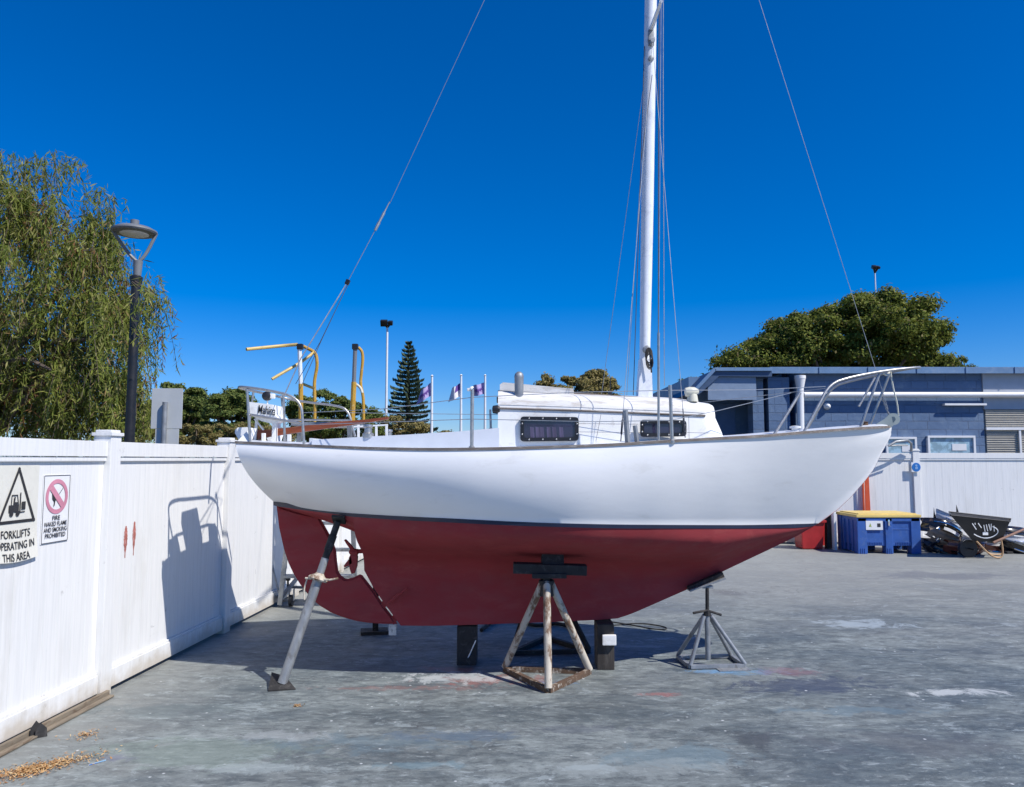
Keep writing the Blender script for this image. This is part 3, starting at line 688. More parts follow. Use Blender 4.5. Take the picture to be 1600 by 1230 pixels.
# handrail lines on cabin (seams)
sm_ = MB()
for yy, x0, x1 in ((662,905,997),(675,905,1000),(676,1074,1118)): sm_.tube([P(x0,yy,YS-.003), P(x1,yy+1,YS-.003)], .0016, 5)
for x0, x1 in ((939,931),(1076,1077)): sm_.tube([P(x0,648,YS-.004), P(x1,690,YS-.004)], .0016, 5)
part(sm_, 'panel_seam', M['darkwire'], cabin)
# cockpit coaming, winches, tiller ---------------------------------------------
m = MB()
ctop = [(487,687.5),(560,683),(640,679),(720,674),(780,668.5)]
for Y0, Y1 in ((6.02,6.05),(7.05,7.08)):
    pts = [Vector((P(a,b,6.02).x, Y0, P(a,b,6.02).z)) for a, b in ctop]
    low = [Vector((P(a,700,6.02).x, Y0, sheer(P(a,700,6.02).x).z-.03)) for a, b in reversed(ctop)]
    m = MB(); m.prism(pts+low, (0, Y1-Y0, 0)); part(m, 'coaming', M['grey_coaming'], boat)
m = MB(); xaft = P(487,690,6.03).x; m.box((xaft-.012, 6.55, sheer(xaft).z+.02), (.02,1.02,.08), None, .003); part(m, 'coaming', M['grey_coaming'], boat)
m = MB(); ax = P(587,668,6.8); 
for Yq in (6.05, 7.05):
    bse = Vector((P(575,684,6.05).x, Yq, P(575,684,6.05).z)); m = MB(); m.lathe(bse, [(.045,0),(.045,.03),(.03,.04),(.028,.075),(.038,.085),(.036,.10),(.01,.105)], 18); part(m, 'winch', M['steel'], boat)
m = MB()
for px in (560,604,588): m.beam(P(px,684,6.3), P(px,664,6.3), .018, .018)
m.beam(P(553,667,6.3), P(606,664,6.3), .02, .012); part(m, 'rope_rack', M['white'], boat); m = MB(); m.box(P(576,673,6.5), (.05,.05,.06), None, .006)
part(m, 'cleat_block', M['galv'], boat)
m = MB(); til = [((398,689),(396,672)),((420,683),(420,671.5)),((470,675.5),(470,666)),((530,667),(530,659)),((570,661.5),(570,656)),((600,656.5),(600,652.5)),((607,655),(607,652))]
rr = []
for (a, b), (c, d) in til:
    lo = P(a,b,6.5); hi = P(c,d,6.5); rr.append([lo+Vector((0,-.02,0)), hi+Vector((0,-.02,0)), hi+Vector((0,.02,0)), lo+Vector((0,.02,0)), lo+Vector((0,-.02,0))])
m.grid(rr, False); m.add(rr[0][:4], [(0,1,2,3)]); m.add(rr[-1][:4], [(0,1,2,3)]); part(m, 'tiller', M['tiller'], boat)
# stern corner hood
for Yq, w_ in ((6.06,.22),(6.82,.22)):
    m = MB(); dz = Vector((0, Yq-6.06, 0))
    pr_ = [(369,690),(361.5,676),(362,671),(366,667.5),(380,667),(387,668)]
    A = [P(a,b,6.06)+dz+Vector((0,w_*.35,0)) for a, b in pr_]; Bp = [P(a,b,6.06)+dz+Vector((0,w_,0)) for a,b in pr_]
    tip = [P(370,690,6.05)+dz, P(393,690,6.05)+dz, P(388,668,6.05)+dz+Vector((0,w_*.2,0))]
    m.add(A+Bp+tip, [(0,1,2,3,4,5),(6,7,8,9,10,11)]+[(i,i+1,i+7,i+6) for i in range(5)]+[(12,13,14),(0,12,14,5),(13,14,5,11),(0,6,11,13,12),(13,14,11)])
    part(m, 'stern_chock', M['white'], boat)
m = MB()
for px, yt in ((412,677),(452,679)): m = MB(); m.beam(P(px,690,6.3), P(px,yt,6.3), .028, .03, .004); part(m, 'cleat_post', M['white'], boat)
# name board & stern light
nb = MB(); A = [P(395,629.5,6.45),P(433,634,6.45),P(434,648,6.45),P(441,655,6.45),P(394,648,6.45)]
nb.prism([p+Vector((0,-.12,0)) for p in A], (0,.30,0)); nbo = part(nb, 'name_board', M['white'], boat)
tx = text_mb('Mahina', .075, P(416,647.5,6.325), (P(433,634,6.45)-P(395,629.5,6.45)), (0,0,1), None, .145, shear=.2); part(tx, 'lettering', M['ink'], nbo)
m = MB(); m.beam(P(402,648,6.47), P(398,690,6.47), .02, .02); m.box((P(430,672,6.47).x, 6.50, P(430,672,6.47).z), (.035,.13,.26), None, .004); m.beam(P(398,655,6.47), P(412,672,6.47), .03, .01)
m.prism([P(a,b,6.44) for a,b in ((396,651),(441,657),(428,663),(408,658))], (0,.12,0))
part(m, 'bracket', M['white'], nbo)
m = MB(); m.tube([P(418,634,6.46), P(418,622,6.46)], .006, 8); m.box(P(425,619,6.46), (.045,.05,.04), None, .006); part(m, 'stern_light', M['white'], boat)
m = MB(); m.lathe(P(415,618.5,6.42), [(.01,0),(.035,.01),(.04,.03),(.038,.06),(.01,.07)], 16, (0,1,0)); part(m, 'lamp', M['black'], boat)
# pushpit
def bend(pts, it=2):
    for _ in range(it):
        q = [pts[0]]
        for a, b in zip(pts, pts[1:]): q += [a.lerp(b,.25), a.lerp(b,.75)]
        q.append(pts[-1]); pts = q
    return pts
NR, FR = 6.05, 7.02
m = MB()
m.tube(bend([P(475,694,NR), P(473,660,NR), P(471,632,NR), P(455,618,NR), P(420,610,NR), P(376,604,NR), P(372,606,NR+.1), Vector((P(376,604,NR).x-.03,6.5,P(376,604,NR).z)),
             Vector((P(376,604,NR).x,FR,P(376,604,NR).z)), P(472,628,FR), P(530,634,FR), P(545,643,FR), P(551,668,FR), P(555,682,FR)]), .0108, 10)
m.tube(bend([P(473,662,NR), P(420,653,NR), P(379,646,NR), Vector((P(379,646,NR).x,6.5,P(379,646,NR).z)), Vector((P(379,646,NR).x,FR,P(379,646,NR).z-.01)), P(470,656,FR), P(549,657,FR)]), .010, 8)
for a, b, Yq in (((386,608),(391,690),NR),((443,616),(445,692),NR+.35),((440,618),(446,680),FR),((396,612),(386,688),FR)): m.tube([P(*a,Yq), P(*b,Yq)], .011, 8)
part(m, 'pushpit', M['steel'], boat)
# pulpit
m = MB(); nr, fr_ = 6.30, 6.86
m.tube(bend([P(1255,677,6.16), P(1278,635,6.2), P(1296,600,6.25), P(1330,589,nr), P(1385,579,6.42), P(1425,575,6.48), P(1441,574,6.55), P(1425,575,6.66), P(1385,583,6.74), P(1330,595,fr_), P(1300,604,6.9), P(1278,640,6.95), P(1258,676,7.0)]), .0115, 10)
m.tube([P(1344,669,6.38), P(1374,584,6.42)], .012, 8); m.tube([P(1358,667,6.7), P(1391,581,6.66)], .012, 8); m.tube([P(1342,635,6.66), P(1367,590,6.7)], .010, 8)
m.tube([P(1209,680,6.05), P(1250,614,6.12)], .012, 8)
part(m, 'pulpit', M['steel'], boat)
m = MB(); m.tube(bend([P(1391,578,6.5), P(1396,609,6.5), P(1402,630,6.5), P(1404,650,6.52)]), .006, 6); m.tube(bend([P(1391,578,6.5), P(1386,588,6.45), P(1380,583,6.42)]), .008, 6)
part(m, 'rope', M['cream'], boat)
m = MB()
for k in range(9):
    p = P(1378+k*1.3, 620+k*3.4, 6.56); q = P(1378+(k+1)*1.3, 620+(k+1)*3.4, 6.56)
    m.tube([p, q], .008 if k % 2 else .005, 6)
part(m, 'chain', M['galv'], boat)
br = MB()
for Yq in (6.51, 6.59):
    c = P(1396,655,Yq); br.add([c+Vector((.056*math.cos(a*math.pi/10), dy_, .05*math.sin(a*math.pi/10))) for dy_ in (0,.006) for a in range(20)], [tuple(range(20)), tuple(range(39,19,-1))]+[(a,(a+1) % 20,(a+1) % 20+20,a+20) for a in range(20)])
    br.prism([P(a,b,Yq-.003) for a,b in ((1362,668),(1366,665),(1382,655),(1392,646),(1396,665),(1392,668))], (0,.012,0))
br.box(P(1376,665.5,6.555), (.13,.08,.01), None, .002)
rl = part(br, 'bow_roller', M['palegrey'], boat); m = MB(); m.tube([P(1395,655,6.505), P(1395,655,6.60)], .022, 16); part(m, 'roller', M['palegrey'], rl)
m = MB(); m.lathe(P(1351,667,6.5), [(.04,-.02),(.04,.01),(.03,.015),(.028,.035),(.035,.04),(.01,.045)], 14); part(m, 'samson_post', M['rust'], boat)
m = MB(); m.lathe(P(1243,676,6.25), [(.03,-.02),(.03,.03),(.045,.035),(.045,.05),(.01,.055)], 14); part(m, 'cleat_post', M['white'], boat)
# stanchions and lifelines
def stan(a, b, Y, r=.011):
    m = MB(); m.tube([P(*a,Y), P(*b,Y)], r, 8); m.lathe(P(*b,Y), [(.022,-.01),(.022,.012),(.014,.02)], 12); return m
SN = [((738,608),(737,701),5.62,.013),((1047,602),(1050,691),5.66,.013),((1029,520),(1029,692),5.66,.0095)]
for a, b, Y, r in SN: part(stan(a, b, Y, r), 'stanchion', M['steel'], boat)
part(stan((977,641),(981,696),5.64,.019), 'stanchion', M['galv'], boat); part(stan((992,665),(996,695),5.64,.017), 'stanchion', M['galv'], boat)
for a, b, Y in (((766,640),(767,672),7.45),((1077,640),(1080,688),7.4)): part(stan(a, b, Y), 'stanchion', M['steel'], boat)
m = MB(); m.lathe(P(737,608,5.62), [(.0,-.005),(.02,-.004),(.022,.006),(.012,.016)], 12, (-.6,0,.5)); m.box(P(733,609,5.62), (.03,.03,.022), None, .008); part(m, 'stanchion_cap', M['white'], boat)
def life(p, col='wire', r=.0028): m = MB(); m.tube(p, r, 5); part(m, 'lifeline', M[col], boat)
life([P(473,645,NR), P(600,639,5.75), P(738,621,5.62), P(900,613,5.6), P(1046,610,5.66), P(1180,609,6.0), P(1290,604,6.25)])
life([P(473,664,NR), P(738,655,5.62), P(930,659,5.6), P(1047,657,5.66), P(1125,641,5.8), P(1236,614,6.1)])
life([P(545,645,FR), P(766,648,7.4), P(1000,640,7.45), P(1290,607,6.95)])
# mast and rigging
MZ = lambda py: P(1010, py, YC).z
mb_ = P(1006.5,622,YC); def_top = P(1017,0,YC)
kx = (def_top.x-mb_.x)/(def_top.z-mb_.z)
def MP(z): return Vector((mb_.x+kx*(z-mb_.z), YC, z))
HT = 9.1
m = MB(); pts = [MP(mb_.z+.28+(HT-mb_.z-.28)*k/14) for k in range(15)]; m.tube(pts, [.044+.010*min(1,k/3) if k < 11 else .054-.018*(k-10)/4 for k in range(15)], 18)
mast = part(m, 'mast', M['mast'], boat)
m = MB(); b0 = MP(mb_.z-.05); b1 = MP(mb_.z+.33); m.add([b0+Vector((x_*.063,y_*.07,0)) for x_, y_ in ((-1,-1),(1,-1),(1,1),(-1,1))]+[b1+Vector((x_*.046,y_*.058,0)) for x_, y_ in ((-1,-1),(1,-1),(1,1),(-1,1))], [(0,1,5,4),(1,2,6,5),(2,3,7,6),(3,0,4,7),(4,5,6,7),(0,1,2,3)])
part(m, 'mast_step', M['mast'], mast)
zH = P(1018,75,YC).z; zS = P(1015,50,YC).z
m = MB(); hp_ = MP(zH); m.tube([hp_+Vector((0,-.13,-.0)), hp_+Vector((0,.13,0))], .018, 8); m.box(hp_+Vector((0,-.055,.06)), (.05,.03,.14), None, .006); m.lathe(MP(P(1,97,YC).z)+Vector((0,-.05,0)), [(.025,0),(.025,.02),(.012,.024)], 14, (0,-1,0)); m.box(MP(P(1,68,YC).z)+Vector((0,-.06,0)), (.06,.05,.03), None, .006)
part(m, 'mast_fitting', M['galv'], mast)
SPN = P(1033,2,5.95); SPF = Vector((P(1010,80,7.15).x, 2*YC-SPN.y, SPN.z))
for e in (SPN, SPF): m = MB(); m.tube([MP(zS)+Vector((0,(-.05 if e.y < YC else .05),0)), e], [.022,.014], 10); part(m, 'spreader', M['mast'], mast)
m = MB(); wp = MP(P(1,548,YC).z); m.lathe(wp+Vector((-.0,-.045,0)), [(.03,0),(.03,.012),(.018,.02),(.018,.05),(.03,.06),(.012,.066)], 14, (0,-1,0))
part(m, 'mast_winch', M['galv'], mast)
m = MB(); cpt = []
for k in range(60):
    a = k*.55; cpt.append(wp+Vector((.028*math.cos(a)+.012, -.115-.0006*k, -.05+.06*math.sin(a)-.0012*k)))
m.tube(cpt, .006, 6); m.tube([wp+Vector((.02,-.1,.0)), wp+Vector((.035,-.1,-.2))], .007, 6); part(m, 'coiled_halyard', M['timber'], mast)
def wirep(name, pts, r=.003, mat='wire'):
    m = MB(); m.tube(pts, r, 5); return part(m, name, M[mat], boat)
TOP = MP(HT)
pyt = lambda z, x: z
blk = P(543,441,YC)
bs_ = wirep('backstay', [TOP+Vector((-.05,0,0)), P(757,0,YC), P(609,318,YC)], .0024)
m = MB(); q0, q1 = P(609,315,YC), P(586,360,YC); m.tube([q0, q0.lerp(q1,.35), q0.lerp(q1,.4), q0.lerp(q1,.7), q0.lerp(q1,.75), q1], [.004,.007,.012,.010,.014,.012], 8); part(m, 'turnbuckle', M['steel'], bs_)
wirep('backstay', [q1, blk], .003, 'wire')
m = MB(); m.box(blk, (.035,.03,.045), Matrix.Rotation(.4, 3, 'Y'), .006); part(m, 'block', M['black'], bs_)
wirep('backstay_leg', [blk, P(470,560,6.3), P(444,618,6.2)], .005, 'wire'); wirep('backstay_leg', [blk+Vector((.01,.01,0)), P(500,535,6.9), P(462,600,7.0)], .003, 'darkwire')
wirep('backstay_leg', [blk+Vector((.012,0,0)), P(503,530,6.4), P(466,614,6.25)], .0028, 'darkwire')
wirep('forestay', [TOP+Vector((.05,0,0)), P(1186,0,YC), P(1388,640,YC)], .0023)
HN = MP(zH)+Vector((0,-.12,0)); HF = MP(zH)+Vector((0,.12,0))
def shroud(a, b, mat='wire'):
    o = wirep('shroud', [a, b], .0025, mat); d = (a-b).normalized(); m = MB(); m.tube([b, b+d*.05, b+d*.06, b+d*.16, b+d*.17, b+d*.22], [.004,.004,.008,.008,.004,.004], 6); part(m, 'turnbuckle', M['darkwire'], o); return o
c1 = sheer(P(971,694,5.62).x); c2 = sheer(P(1074,688,5.66).x); c3 = sheer(P(1030,690,5.63).x)
for c in (c1, c2): c.z += .02; shroud(HN, c+Vector((0,.05,0))); shroud(HF, Vector((c.x, 2*YC-c.y-.05, c.z)), 'wire')
for e, s in ((SPN,1),(SPF,-1)):
    cc_ = Vector((c3.x, c3.y+.04 if s > 0 else 2*YC-c3.y-.04, c3.z)); shroud(e, cc_); wirep('shroud', [e, TOP+Vector((0,-.05*s,0))], .003)
wirep('halyard', [TOP+Vector((.05,-.03,0)), MP(5)+Vector((.075,-.03,0)), MP(mb_.z+.05)+Vector((.11,-.05,0))], .0045, 'darkwire')
wirep('halyard', [TOP+Vector((.07,.03,0)), MP(5)+Vector((.12,0,0)), MP(mb_.z+.1)+Vector((.16,-.05,0))], .0035, 'wire')
wirep('halyard', [MP(zH)+Vector((-.055,-.03,0)), MP(4)+Vector((-.07,-.03,0)), MP(mb_.z+.02)+Vector((-.1,-.05,0))], .0035, 'darkwire')
wirep('halyard', [P(1019,117,6.47), P(1002,250,6.47)], .003, 'darkwire')
m = MB(); a = P(953,616,6.4); m.box(a, (.03,.03,.04), None, .006); m.tube([a, P(954,590,6.4)], .004, 6); part(m, 'block', M['black'], cabin)

# ------------------------------------------------------------------ jack stands
def jack(name, label, feet, top, mats, tube_r=.024, cols=True):
    c = sum(feet, Vector())/len(feet); root = thing(name, label, 'boat stand', (c.x, c.y, 0), 'boat stands under the hull'); n_ = len(feet)
    for i, f_ in enumerate(feet):
        d = (Vector((top.x, top.y, f_.z))-f_).normalized(); m = MB(); m.tube([f_+Vector((0,0,.012)), top+(-d)*.03], tube_r, 12); part(m, 'leg', mats[0], root)
    return root
fL, fF, fR = G(789,1049), G(857,1083), G(921,1053); tp_ = P(854,908,6.0)
for f_ in (fL,fF,fR): f_.z = .02
J1 = jack('jack_stand', 'chipped white tripod jack stand with rusty triangular base in front of the keel', [fL,fF,fR], tp_, [M['rusty']], .028)
def base_rails(root, pts, mat, w_=.04, h_=.04):
    n_ = len(pts)
    for i in range(n_):
        a, b = pts[i], pts[(i+1) % n_]; m = MB(); m.beam(a, b, w_, h_, .003); part(m, 'base_rail', mat, root)
base_rails(J1, [fL,fF,fR], M['rust'])
m = MB(); m.lathe(tp_+Vector((0,0,-.11)), [(.055,0),(.05,.03),(.045,.07),(.06,.10),(.06,.115),(.03,.12),(.03,.15)], 16); part(m, 'collar', M['blackrub'], J1)
pz = P(858,889,6.02).z
m = MB(); m.box((P(859,889,6.02).x, 6.03, pz), (.56,.13,.075), Matrix.Rotation(.03,3,'Y'), .006); m.box((P(858,898,6.0).x, 6.0, pz-.045), (.26,.11,.035), None, .004); part(m, 'cross_timber', M['blackrub'], J1)
m = MB(); m.box((P(863,874,6.1).x, 6.10, P(863,876,6.1).z+.0), (.17,.17,.11), Matrix.Rotation(-.4,3,'X'), .006); part(m, 'pad', M['blackrub'], J1)
# far side twin
off = Vector((.02, 1.05, 0)); mir = lambda v: Vector((v.x, 2*YC-v.y, v.z))
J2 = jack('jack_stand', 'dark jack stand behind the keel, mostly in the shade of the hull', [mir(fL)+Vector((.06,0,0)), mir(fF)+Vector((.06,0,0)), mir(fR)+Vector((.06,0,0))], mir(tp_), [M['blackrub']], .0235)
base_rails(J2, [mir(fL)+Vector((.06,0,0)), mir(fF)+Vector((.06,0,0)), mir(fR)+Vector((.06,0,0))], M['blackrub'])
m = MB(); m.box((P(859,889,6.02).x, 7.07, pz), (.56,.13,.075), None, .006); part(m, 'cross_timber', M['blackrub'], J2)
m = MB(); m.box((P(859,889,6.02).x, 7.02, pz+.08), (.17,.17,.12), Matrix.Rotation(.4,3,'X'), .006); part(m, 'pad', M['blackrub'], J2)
# forward grey stand
ff = [G(1059,1030), G(1079,1046), G(1164,1044), G(1142,1029)]
for f_ in ff: f_.z = .02
tc_ = P(1105,962,6.42)
J3 = jack('jack_stand', 'slim grey steel jack stand with a tilted timber pad beneath the bow', ff, tc_, [M['galv']], .0165)
base_rails(J3, ff, M['galv'], .03, .03)
m = MB(); m.tube([Vector((tc_.x,tc_.y,.06)), tc_], .022, 12); part(m, 'centre_tube', M['galv'], J3)
m = MB(); m.tube([tc_+Vector((0,0,-.02)), P(1105,918,6.42)], .015, 10); part(m, 'screw', M['blackrub'], J3)
m = MB(); m.tube([P(1083,958,6.38), P(1105,954,6.40), P(1127,961,6.42)], .010, 8); m.lathe(P(1105,958,6.42), [(.03,-.02),(.03,.02)], 8); part(m, 'handle', M['blackrub'], J3)
TL = Matrix.Rotation(-rad(19),3,'Y')
m = MB(); m.box((P(1076,921,6.46)+P(1130,903,6.46))/2, (.31,.13,.014), TL, .002); m.box(P(1105,917,6.44), (.09,.06,.02), None, .003); part(m, 'plate', M['galv'], J3)
m = MB(); m.box((P(1074,919,6.50)+P(1127,896,6.50))/2, (.31,.14,.04), Matrix.Rotation(-rad(23),3,'Y'), .003); part(m, 'pad', M['timber'], J3)
m = MB(); gp = G(1145,1046); m.box((gp.x,gp.y,.004), (.26,.12,.006), Matrix.Rotation(.1,3,'Z'), .002); tag(m.obj('metal_plate', M['galv'], None, (gp.x,gp.y,0)), 'thin flat steel plate on the concrete beside the grey stand', 'plate')
# stern prop
s0 = G(441,1074); s0.z = .03; s1 = P(529,812,6.08); dS = (s1-s0)
SPR = thing('hull_prop', 'leaning adjustable grey steel prop under the stern', 'prop', (s0.x, s0.y, 0))
t_ = .60
m = MB(); m.tube([s0, s0+dS*.62], .036, 20); part(m, 'lower_tube', M['galv'], SPR)
m = MB(); m.tube([s0+dS*.62, s0+dS*.985], .026, 14); m.tube([s0+dS*.80, s0+dS*.90], .031, 14); part(m, 'upper_tube', M['blackrub'], SPR)
m = MB(); m.tube([s0+dS*.60, s0+dS*.755], .029, 14); part(m, 'screw', M['galv'], SPR)
m = MB(); cA = s0+dS*.625; m.lathe(cA, [(.07,-.012),(.078,0),(.07,.014),(.04,.03),(.03,.045)], 20, dS); m.tube([cA+Vector((-.09,-.03,.01)), cA+Vector((.10,-.05,0)), cA+Vector((.16,-.04,.01))], .008, 8)
m.tube(bend([cA+Vector((-.08,-.02,0)), cA+Vector((-.10,-.03,-.08)), cA+Vector((-.09,-.04,-.15))]), .006, 6); part(m, 'collar', M['rusty'], SPR)
m = MB(); m.box(s1+Vector((.0,.01,-.0)), (.10,.09,.02), Matrix.Rotation(-.7,3,'X')@Matrix.Rotation(.1,3,'Y'), .004); part(m, 'pad', M['blackrub'], SPR)
m = MB(); gb = G(430,1080); q = [G(419,1081), G(462,1078), G(446,1070), G(424,1064)]
m.add([v+Vector((0,0,.0)) for v in q]+[G(419,1081)+Vector((0,0,.012)), G(462,1078)+Vector((0,0,.008)), G(446,1070)+Vector((0,0,.06)), G(424,1064)+Vector((0,0,.065))], [(0,1,2,3),(4,5,6,7),(0,1,5,4),(1,2,6,5),(2,3,7,6),(3,0,4,7)])
part(m, 'base_wedge', M['blackrub'], SPR)
# far stern stand
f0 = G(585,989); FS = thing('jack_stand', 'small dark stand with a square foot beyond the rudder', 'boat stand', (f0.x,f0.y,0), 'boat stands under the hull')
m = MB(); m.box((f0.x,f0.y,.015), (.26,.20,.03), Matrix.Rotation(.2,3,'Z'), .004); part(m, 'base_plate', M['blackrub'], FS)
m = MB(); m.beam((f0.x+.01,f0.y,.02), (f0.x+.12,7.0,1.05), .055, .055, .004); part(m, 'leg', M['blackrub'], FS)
# keel blocks
def kblock(px0, px1, pyb, label, mat, extra=None):
    a = G((px0+px1)/2, pyb); w_ = (px1-px0)/F*(a.y); zt_ = zat(Kp, a.x, YC, False)
    root = thing('keel_block', label, 'timber block', (a.x, a.y+.12, 0), 'blocks under the keel')
    m = MB(); m.box((a.x, a.y+.12, (zt_-.015)/2), (w_, .24, zt_-.015), None, .008); part(m, 'block', mat, root)
    return root, a, w_, zt_
k1, a1, w1_, z1_ = kblock(934,960,1047,'upright dark timber block under the forward keel with a white packer tied to it', M['timber'])
m = MB(); m.box((a1.x+.025, a1.y-.02, P(948,999,a1.y).z), (.11,.04,.08), None, .008); part(m, 'packer', M['white'], k1)
k2, a2, w2_, z2_ = kblock(714,744,1040,'dark rounded timber block under the aft keel', M['blackrub'])
m = MB(); m.tube([(a2.x-.01, a2.y+.02, .02), (a2.x+.03, a2.y-.01, .10), (a2.x+.075, a2.y, .2)], .005, 6); part(m, 'strap', M['white'], k2)
# black hose under hull and loop of cable
m = MB(); hz = [G(752,988), G(765,975), G(790,970), G(815,975), G(840,982), G(870,976), G(900,985)]
m.tube(bend([v+Vector((0,0,.02)) for v in hz]), .018, 8); tag(m.obj('hose', M['blackrub'], None, (0,8,0)), 'black hose lying on the shaded concrete under the hull', 'hose')
m = MB(); hz = [G(960,978), G(1000,974), G(1040,980), G(1043,985), G(1020,984), G(990,978), G(940,970)]
m.tube(bend([v+Vector((0,0,.006)) for v in hz]), .006, 6); tag(m.obj('cable', M['blackrub'], None, (1.3,8,0)), 'thin black cable looped on the concrete behind the forward stand', 'cable')

# ------------------------------------------------------------------ platform ladder behind the stern
LY = 8.95
LR = thing('platform_ladder', 'wheeled platform ladder with yellow handrails standing behind the stern by the fence', 'ladder', (P(497,950,LY).x, LY, 0))
def seg(name, pts, Y, r, mat, n=8, sm=True):
    m = MB(); q = [P(a,b,Y if not isinstance(Y, list) else Y[i]) for i, (a,b) in enumerate(pts)]; m.tube(bend(q) if sm and len(q) > 2 else q, r, n); return part(m, name, M[mat], LR)
gz = lambda px, Y: P(px, 0, Y).x
def gpt(px, Y, z): return Vector((P(px, 950, Y).x, Y, z))
for a, b in ((444,437),(552,556)):
    m = MB(); m.beam(gpt(b,LY,.03), Vector((P(a+ (26 if a < 500 else -6),660,LY-.2).x, LY-.2, 2.05)), .05, .035, .003); part(m, 'leg', M['galv'], LR)
for px in (424,552):
    m = MB(); m.beam(gpt(px,LY+.75,.03), Vector((P(px+30 if px < 500 else px,660,LY+.5).x, LY+.45, 2.05)), .04, .03, .003); part(m, 'leg', M['galv'], LR)
m = MB(); m.tube([Vector((P(415,948,9.0).x,9.0,.02)), P(422,865,9.0), P(427,782,9.0), P(428,740,9.0)], .016, 8); m.tube([P(422,868,9.0), P(437,932,9.0)], .010, 8); m.tube([P(421,881,9.0), P(426,883,9.0)], .010, 6); part(m, 'brace', M['galv'], LR)
for z in (.35,.65,.95,1.25,1.55,1.85):
    t = z/2.05; xa_ = P(437,950,LY).x*(1-t)+P(470,660,LY-.2).x*t; xb_ = P(556,950,LY).x*(1-t)+P(546,660,LY-.2).x*t
    m = MB(); m.box(((xa_+xb_)/2, LY-.2*t+.04, z), (xb_-xa_, .13, .03), None, .003); part(m, 'step', M['galv'], LR)
m = MB(); m.box(((P(470,660,LY).x+P(552,660,LY).x)/2, LY+.15, 2.07), (P(552,660,LY).x-P(466,660,LY).x+.08, .72, .04), None, .004); part(m, 'platform', M['galv'], LR)
m = MB(); m.beam(gpt(437,LY,.10), gpt(430,LY+.75,.10), .04, .03); m.beam(gpt(556,LY,.10), gpt(552,LY+.75,.10), .04, .03); m.beam(gpt(440,LY+.1,.06), gpt(556,LY+.1,.06), .03, .03); m.beam(gpt(440,LY+.0,.12), gpt(472,LY+.5,.34), .04, .03); m.beam(gpt(455,LY+.3,.18), gpt(556,LY+.3,.16), .03, .03)
part(m, 'base_frame', M['galv'], LR)
for px, Y_ in ((455,LY+.05),(440,LY+.75),(550,LY+.05),(552,LY+.75)):
    m = MB(); m.tube([gpt(px,Y_,.07)+Vector((-.018,0,0)), gpt(px,Y_,.07)+Vector((.018,0,0))], .065, 18); wh = part(m, 'wheel', M['black'], LR)
    m = MB(); m.beam(gpt(px,Y_,.07)+Vector((-.026,0,0)), gpt(px,Y_,.2)+Vector((-.026,0,0)), .008, .05); m.beam(gpt(px,Y_,.07)+Vector((.026,0,0)), gpt(px,Y_,.2)+Vector((.026,0,0)), .008, .05); part(m, 'fork', M['galv'], wh)
m = MB(); m.box(gpt(449,LY+.2,.30), (.05,.05,.06), None, .01); m.tube([gpt(449,LY+.2,.16), gpt(449,LY+.2,.28)], .012, 8); part(m, 'brake_knob', M['black'], LR)
ya1 = 8.8
seg('post', [(470,600),(468,545)], ya1, .024, 'pole'); seg('post', [(470,664),(470,600)], ya1, .027, 'yellow')
seg('post', [(553,597),(555,545)], ya1, .024, 'lampgrey'); seg('post', [(550,664),(553,597)], ya1, .030, 'yellow')
for px, py in ((469,542),(555,542)):
    m = MB(); m.box(P(px,py,ya1), (.066,.066,.066), None, .012); part(m, 'cap', M['black'], LR)
seg('handrail', [(465,538.5),(440,540.5),(385,546)], [ya1,ya1,ya1-.3], .019, 'yellowpale')
seg('handrail', [(425,592.5),(448,579),(466,569),(484,556),(491,550)], [ya1-.1,ya1,ya1+.1,ya1+.2,ya1+.3], .017, 'yellowpale')
seg('handrail', [(473,541),(484,546),(494,552),(496,572),(492,590),(491,604),(492,625),(492,662)], ya1+.3, .020, 'yellow')
seg('handrail', [(560,543),(566,549),(567,562),(565,580),(563,600),(566,612),(568,625),(568,662)], ya1+.3, .018, 'yellow')
seg('cross_tube', [(473,600),(488,606),(491,607)], ya1+.1, .016, 'yellowpale'); seg('cross_tube', [(555,600),(563,605),(566,614)], ya1+.1, .016, 'cream')

# ------------------------------------------------------------------ things at the back of the yard
by = 13.95; bx0 = P(1341,860,by).x; bx1 = P(1440,860,by).x; bd = .86; bh = .70
BN = thing('pallet_bin', 'blue plastic pallet bin with a yellow lid against the back fence', 'bin', ((bx0+bx1)/2, by+bd/2, 0))
W_ = bx1-bx0; cx = (bx0+bx1)/2
m = MB(); m.box((cx, by+bd/2, .39), (W_-.05, bd-.05, .50), None, .01)
for x_ in (bx0+.085, cx, bx1-.085):
    for y_ in (by+.08, by+bd-.08): m.box((x_, y_, .32), (.17 if x_ != cx else .13, .16, .64), None, .012)
for y_ in (by+.25, by+bd-.25, by+bd/2): 
    for x_ in (bx0+.06, bx1-.06): m.box((x_, y_, .30), (.11,.08,.56), None, .01)
m.box((cx, by+.035, .60), (W_-.02, .07, .06), None, .006); m.box((cx, by+.045, .43), (W_-.04, .05, .018), None, .004)
for k in range(10):
    for s in (-1, 1): m.box((cx+s*(.13+k*.03), by+.035, .185), (.010,.04,.04), None)
for x_ in (bx0+.05, bx0+.085, bx0+.12, cx-.03, cx+.0, cx+.03, bx1-.12): m.box((x_, by-.003, .05), (.018,.012,.10), None, .002)
part(m, 'body', M['bluebin'], BN)
m = MB(); m.box((cx, by+bd/2, .665), (W_+.03, bd+.03, .05), None, .012); m.box((cx, by+bd/2, .695), (W_-.08, bd-.08, .03), None, .01); part(m, 'lid', M['lid'], BN)
lbx = P(1366,821,by).x
m = MB(); m.box((lbx, by-.002, P(1366,821,by).z), (.30,.006,.16), None, .001); lab = part(m, 'label', M['signwhite'], BN)
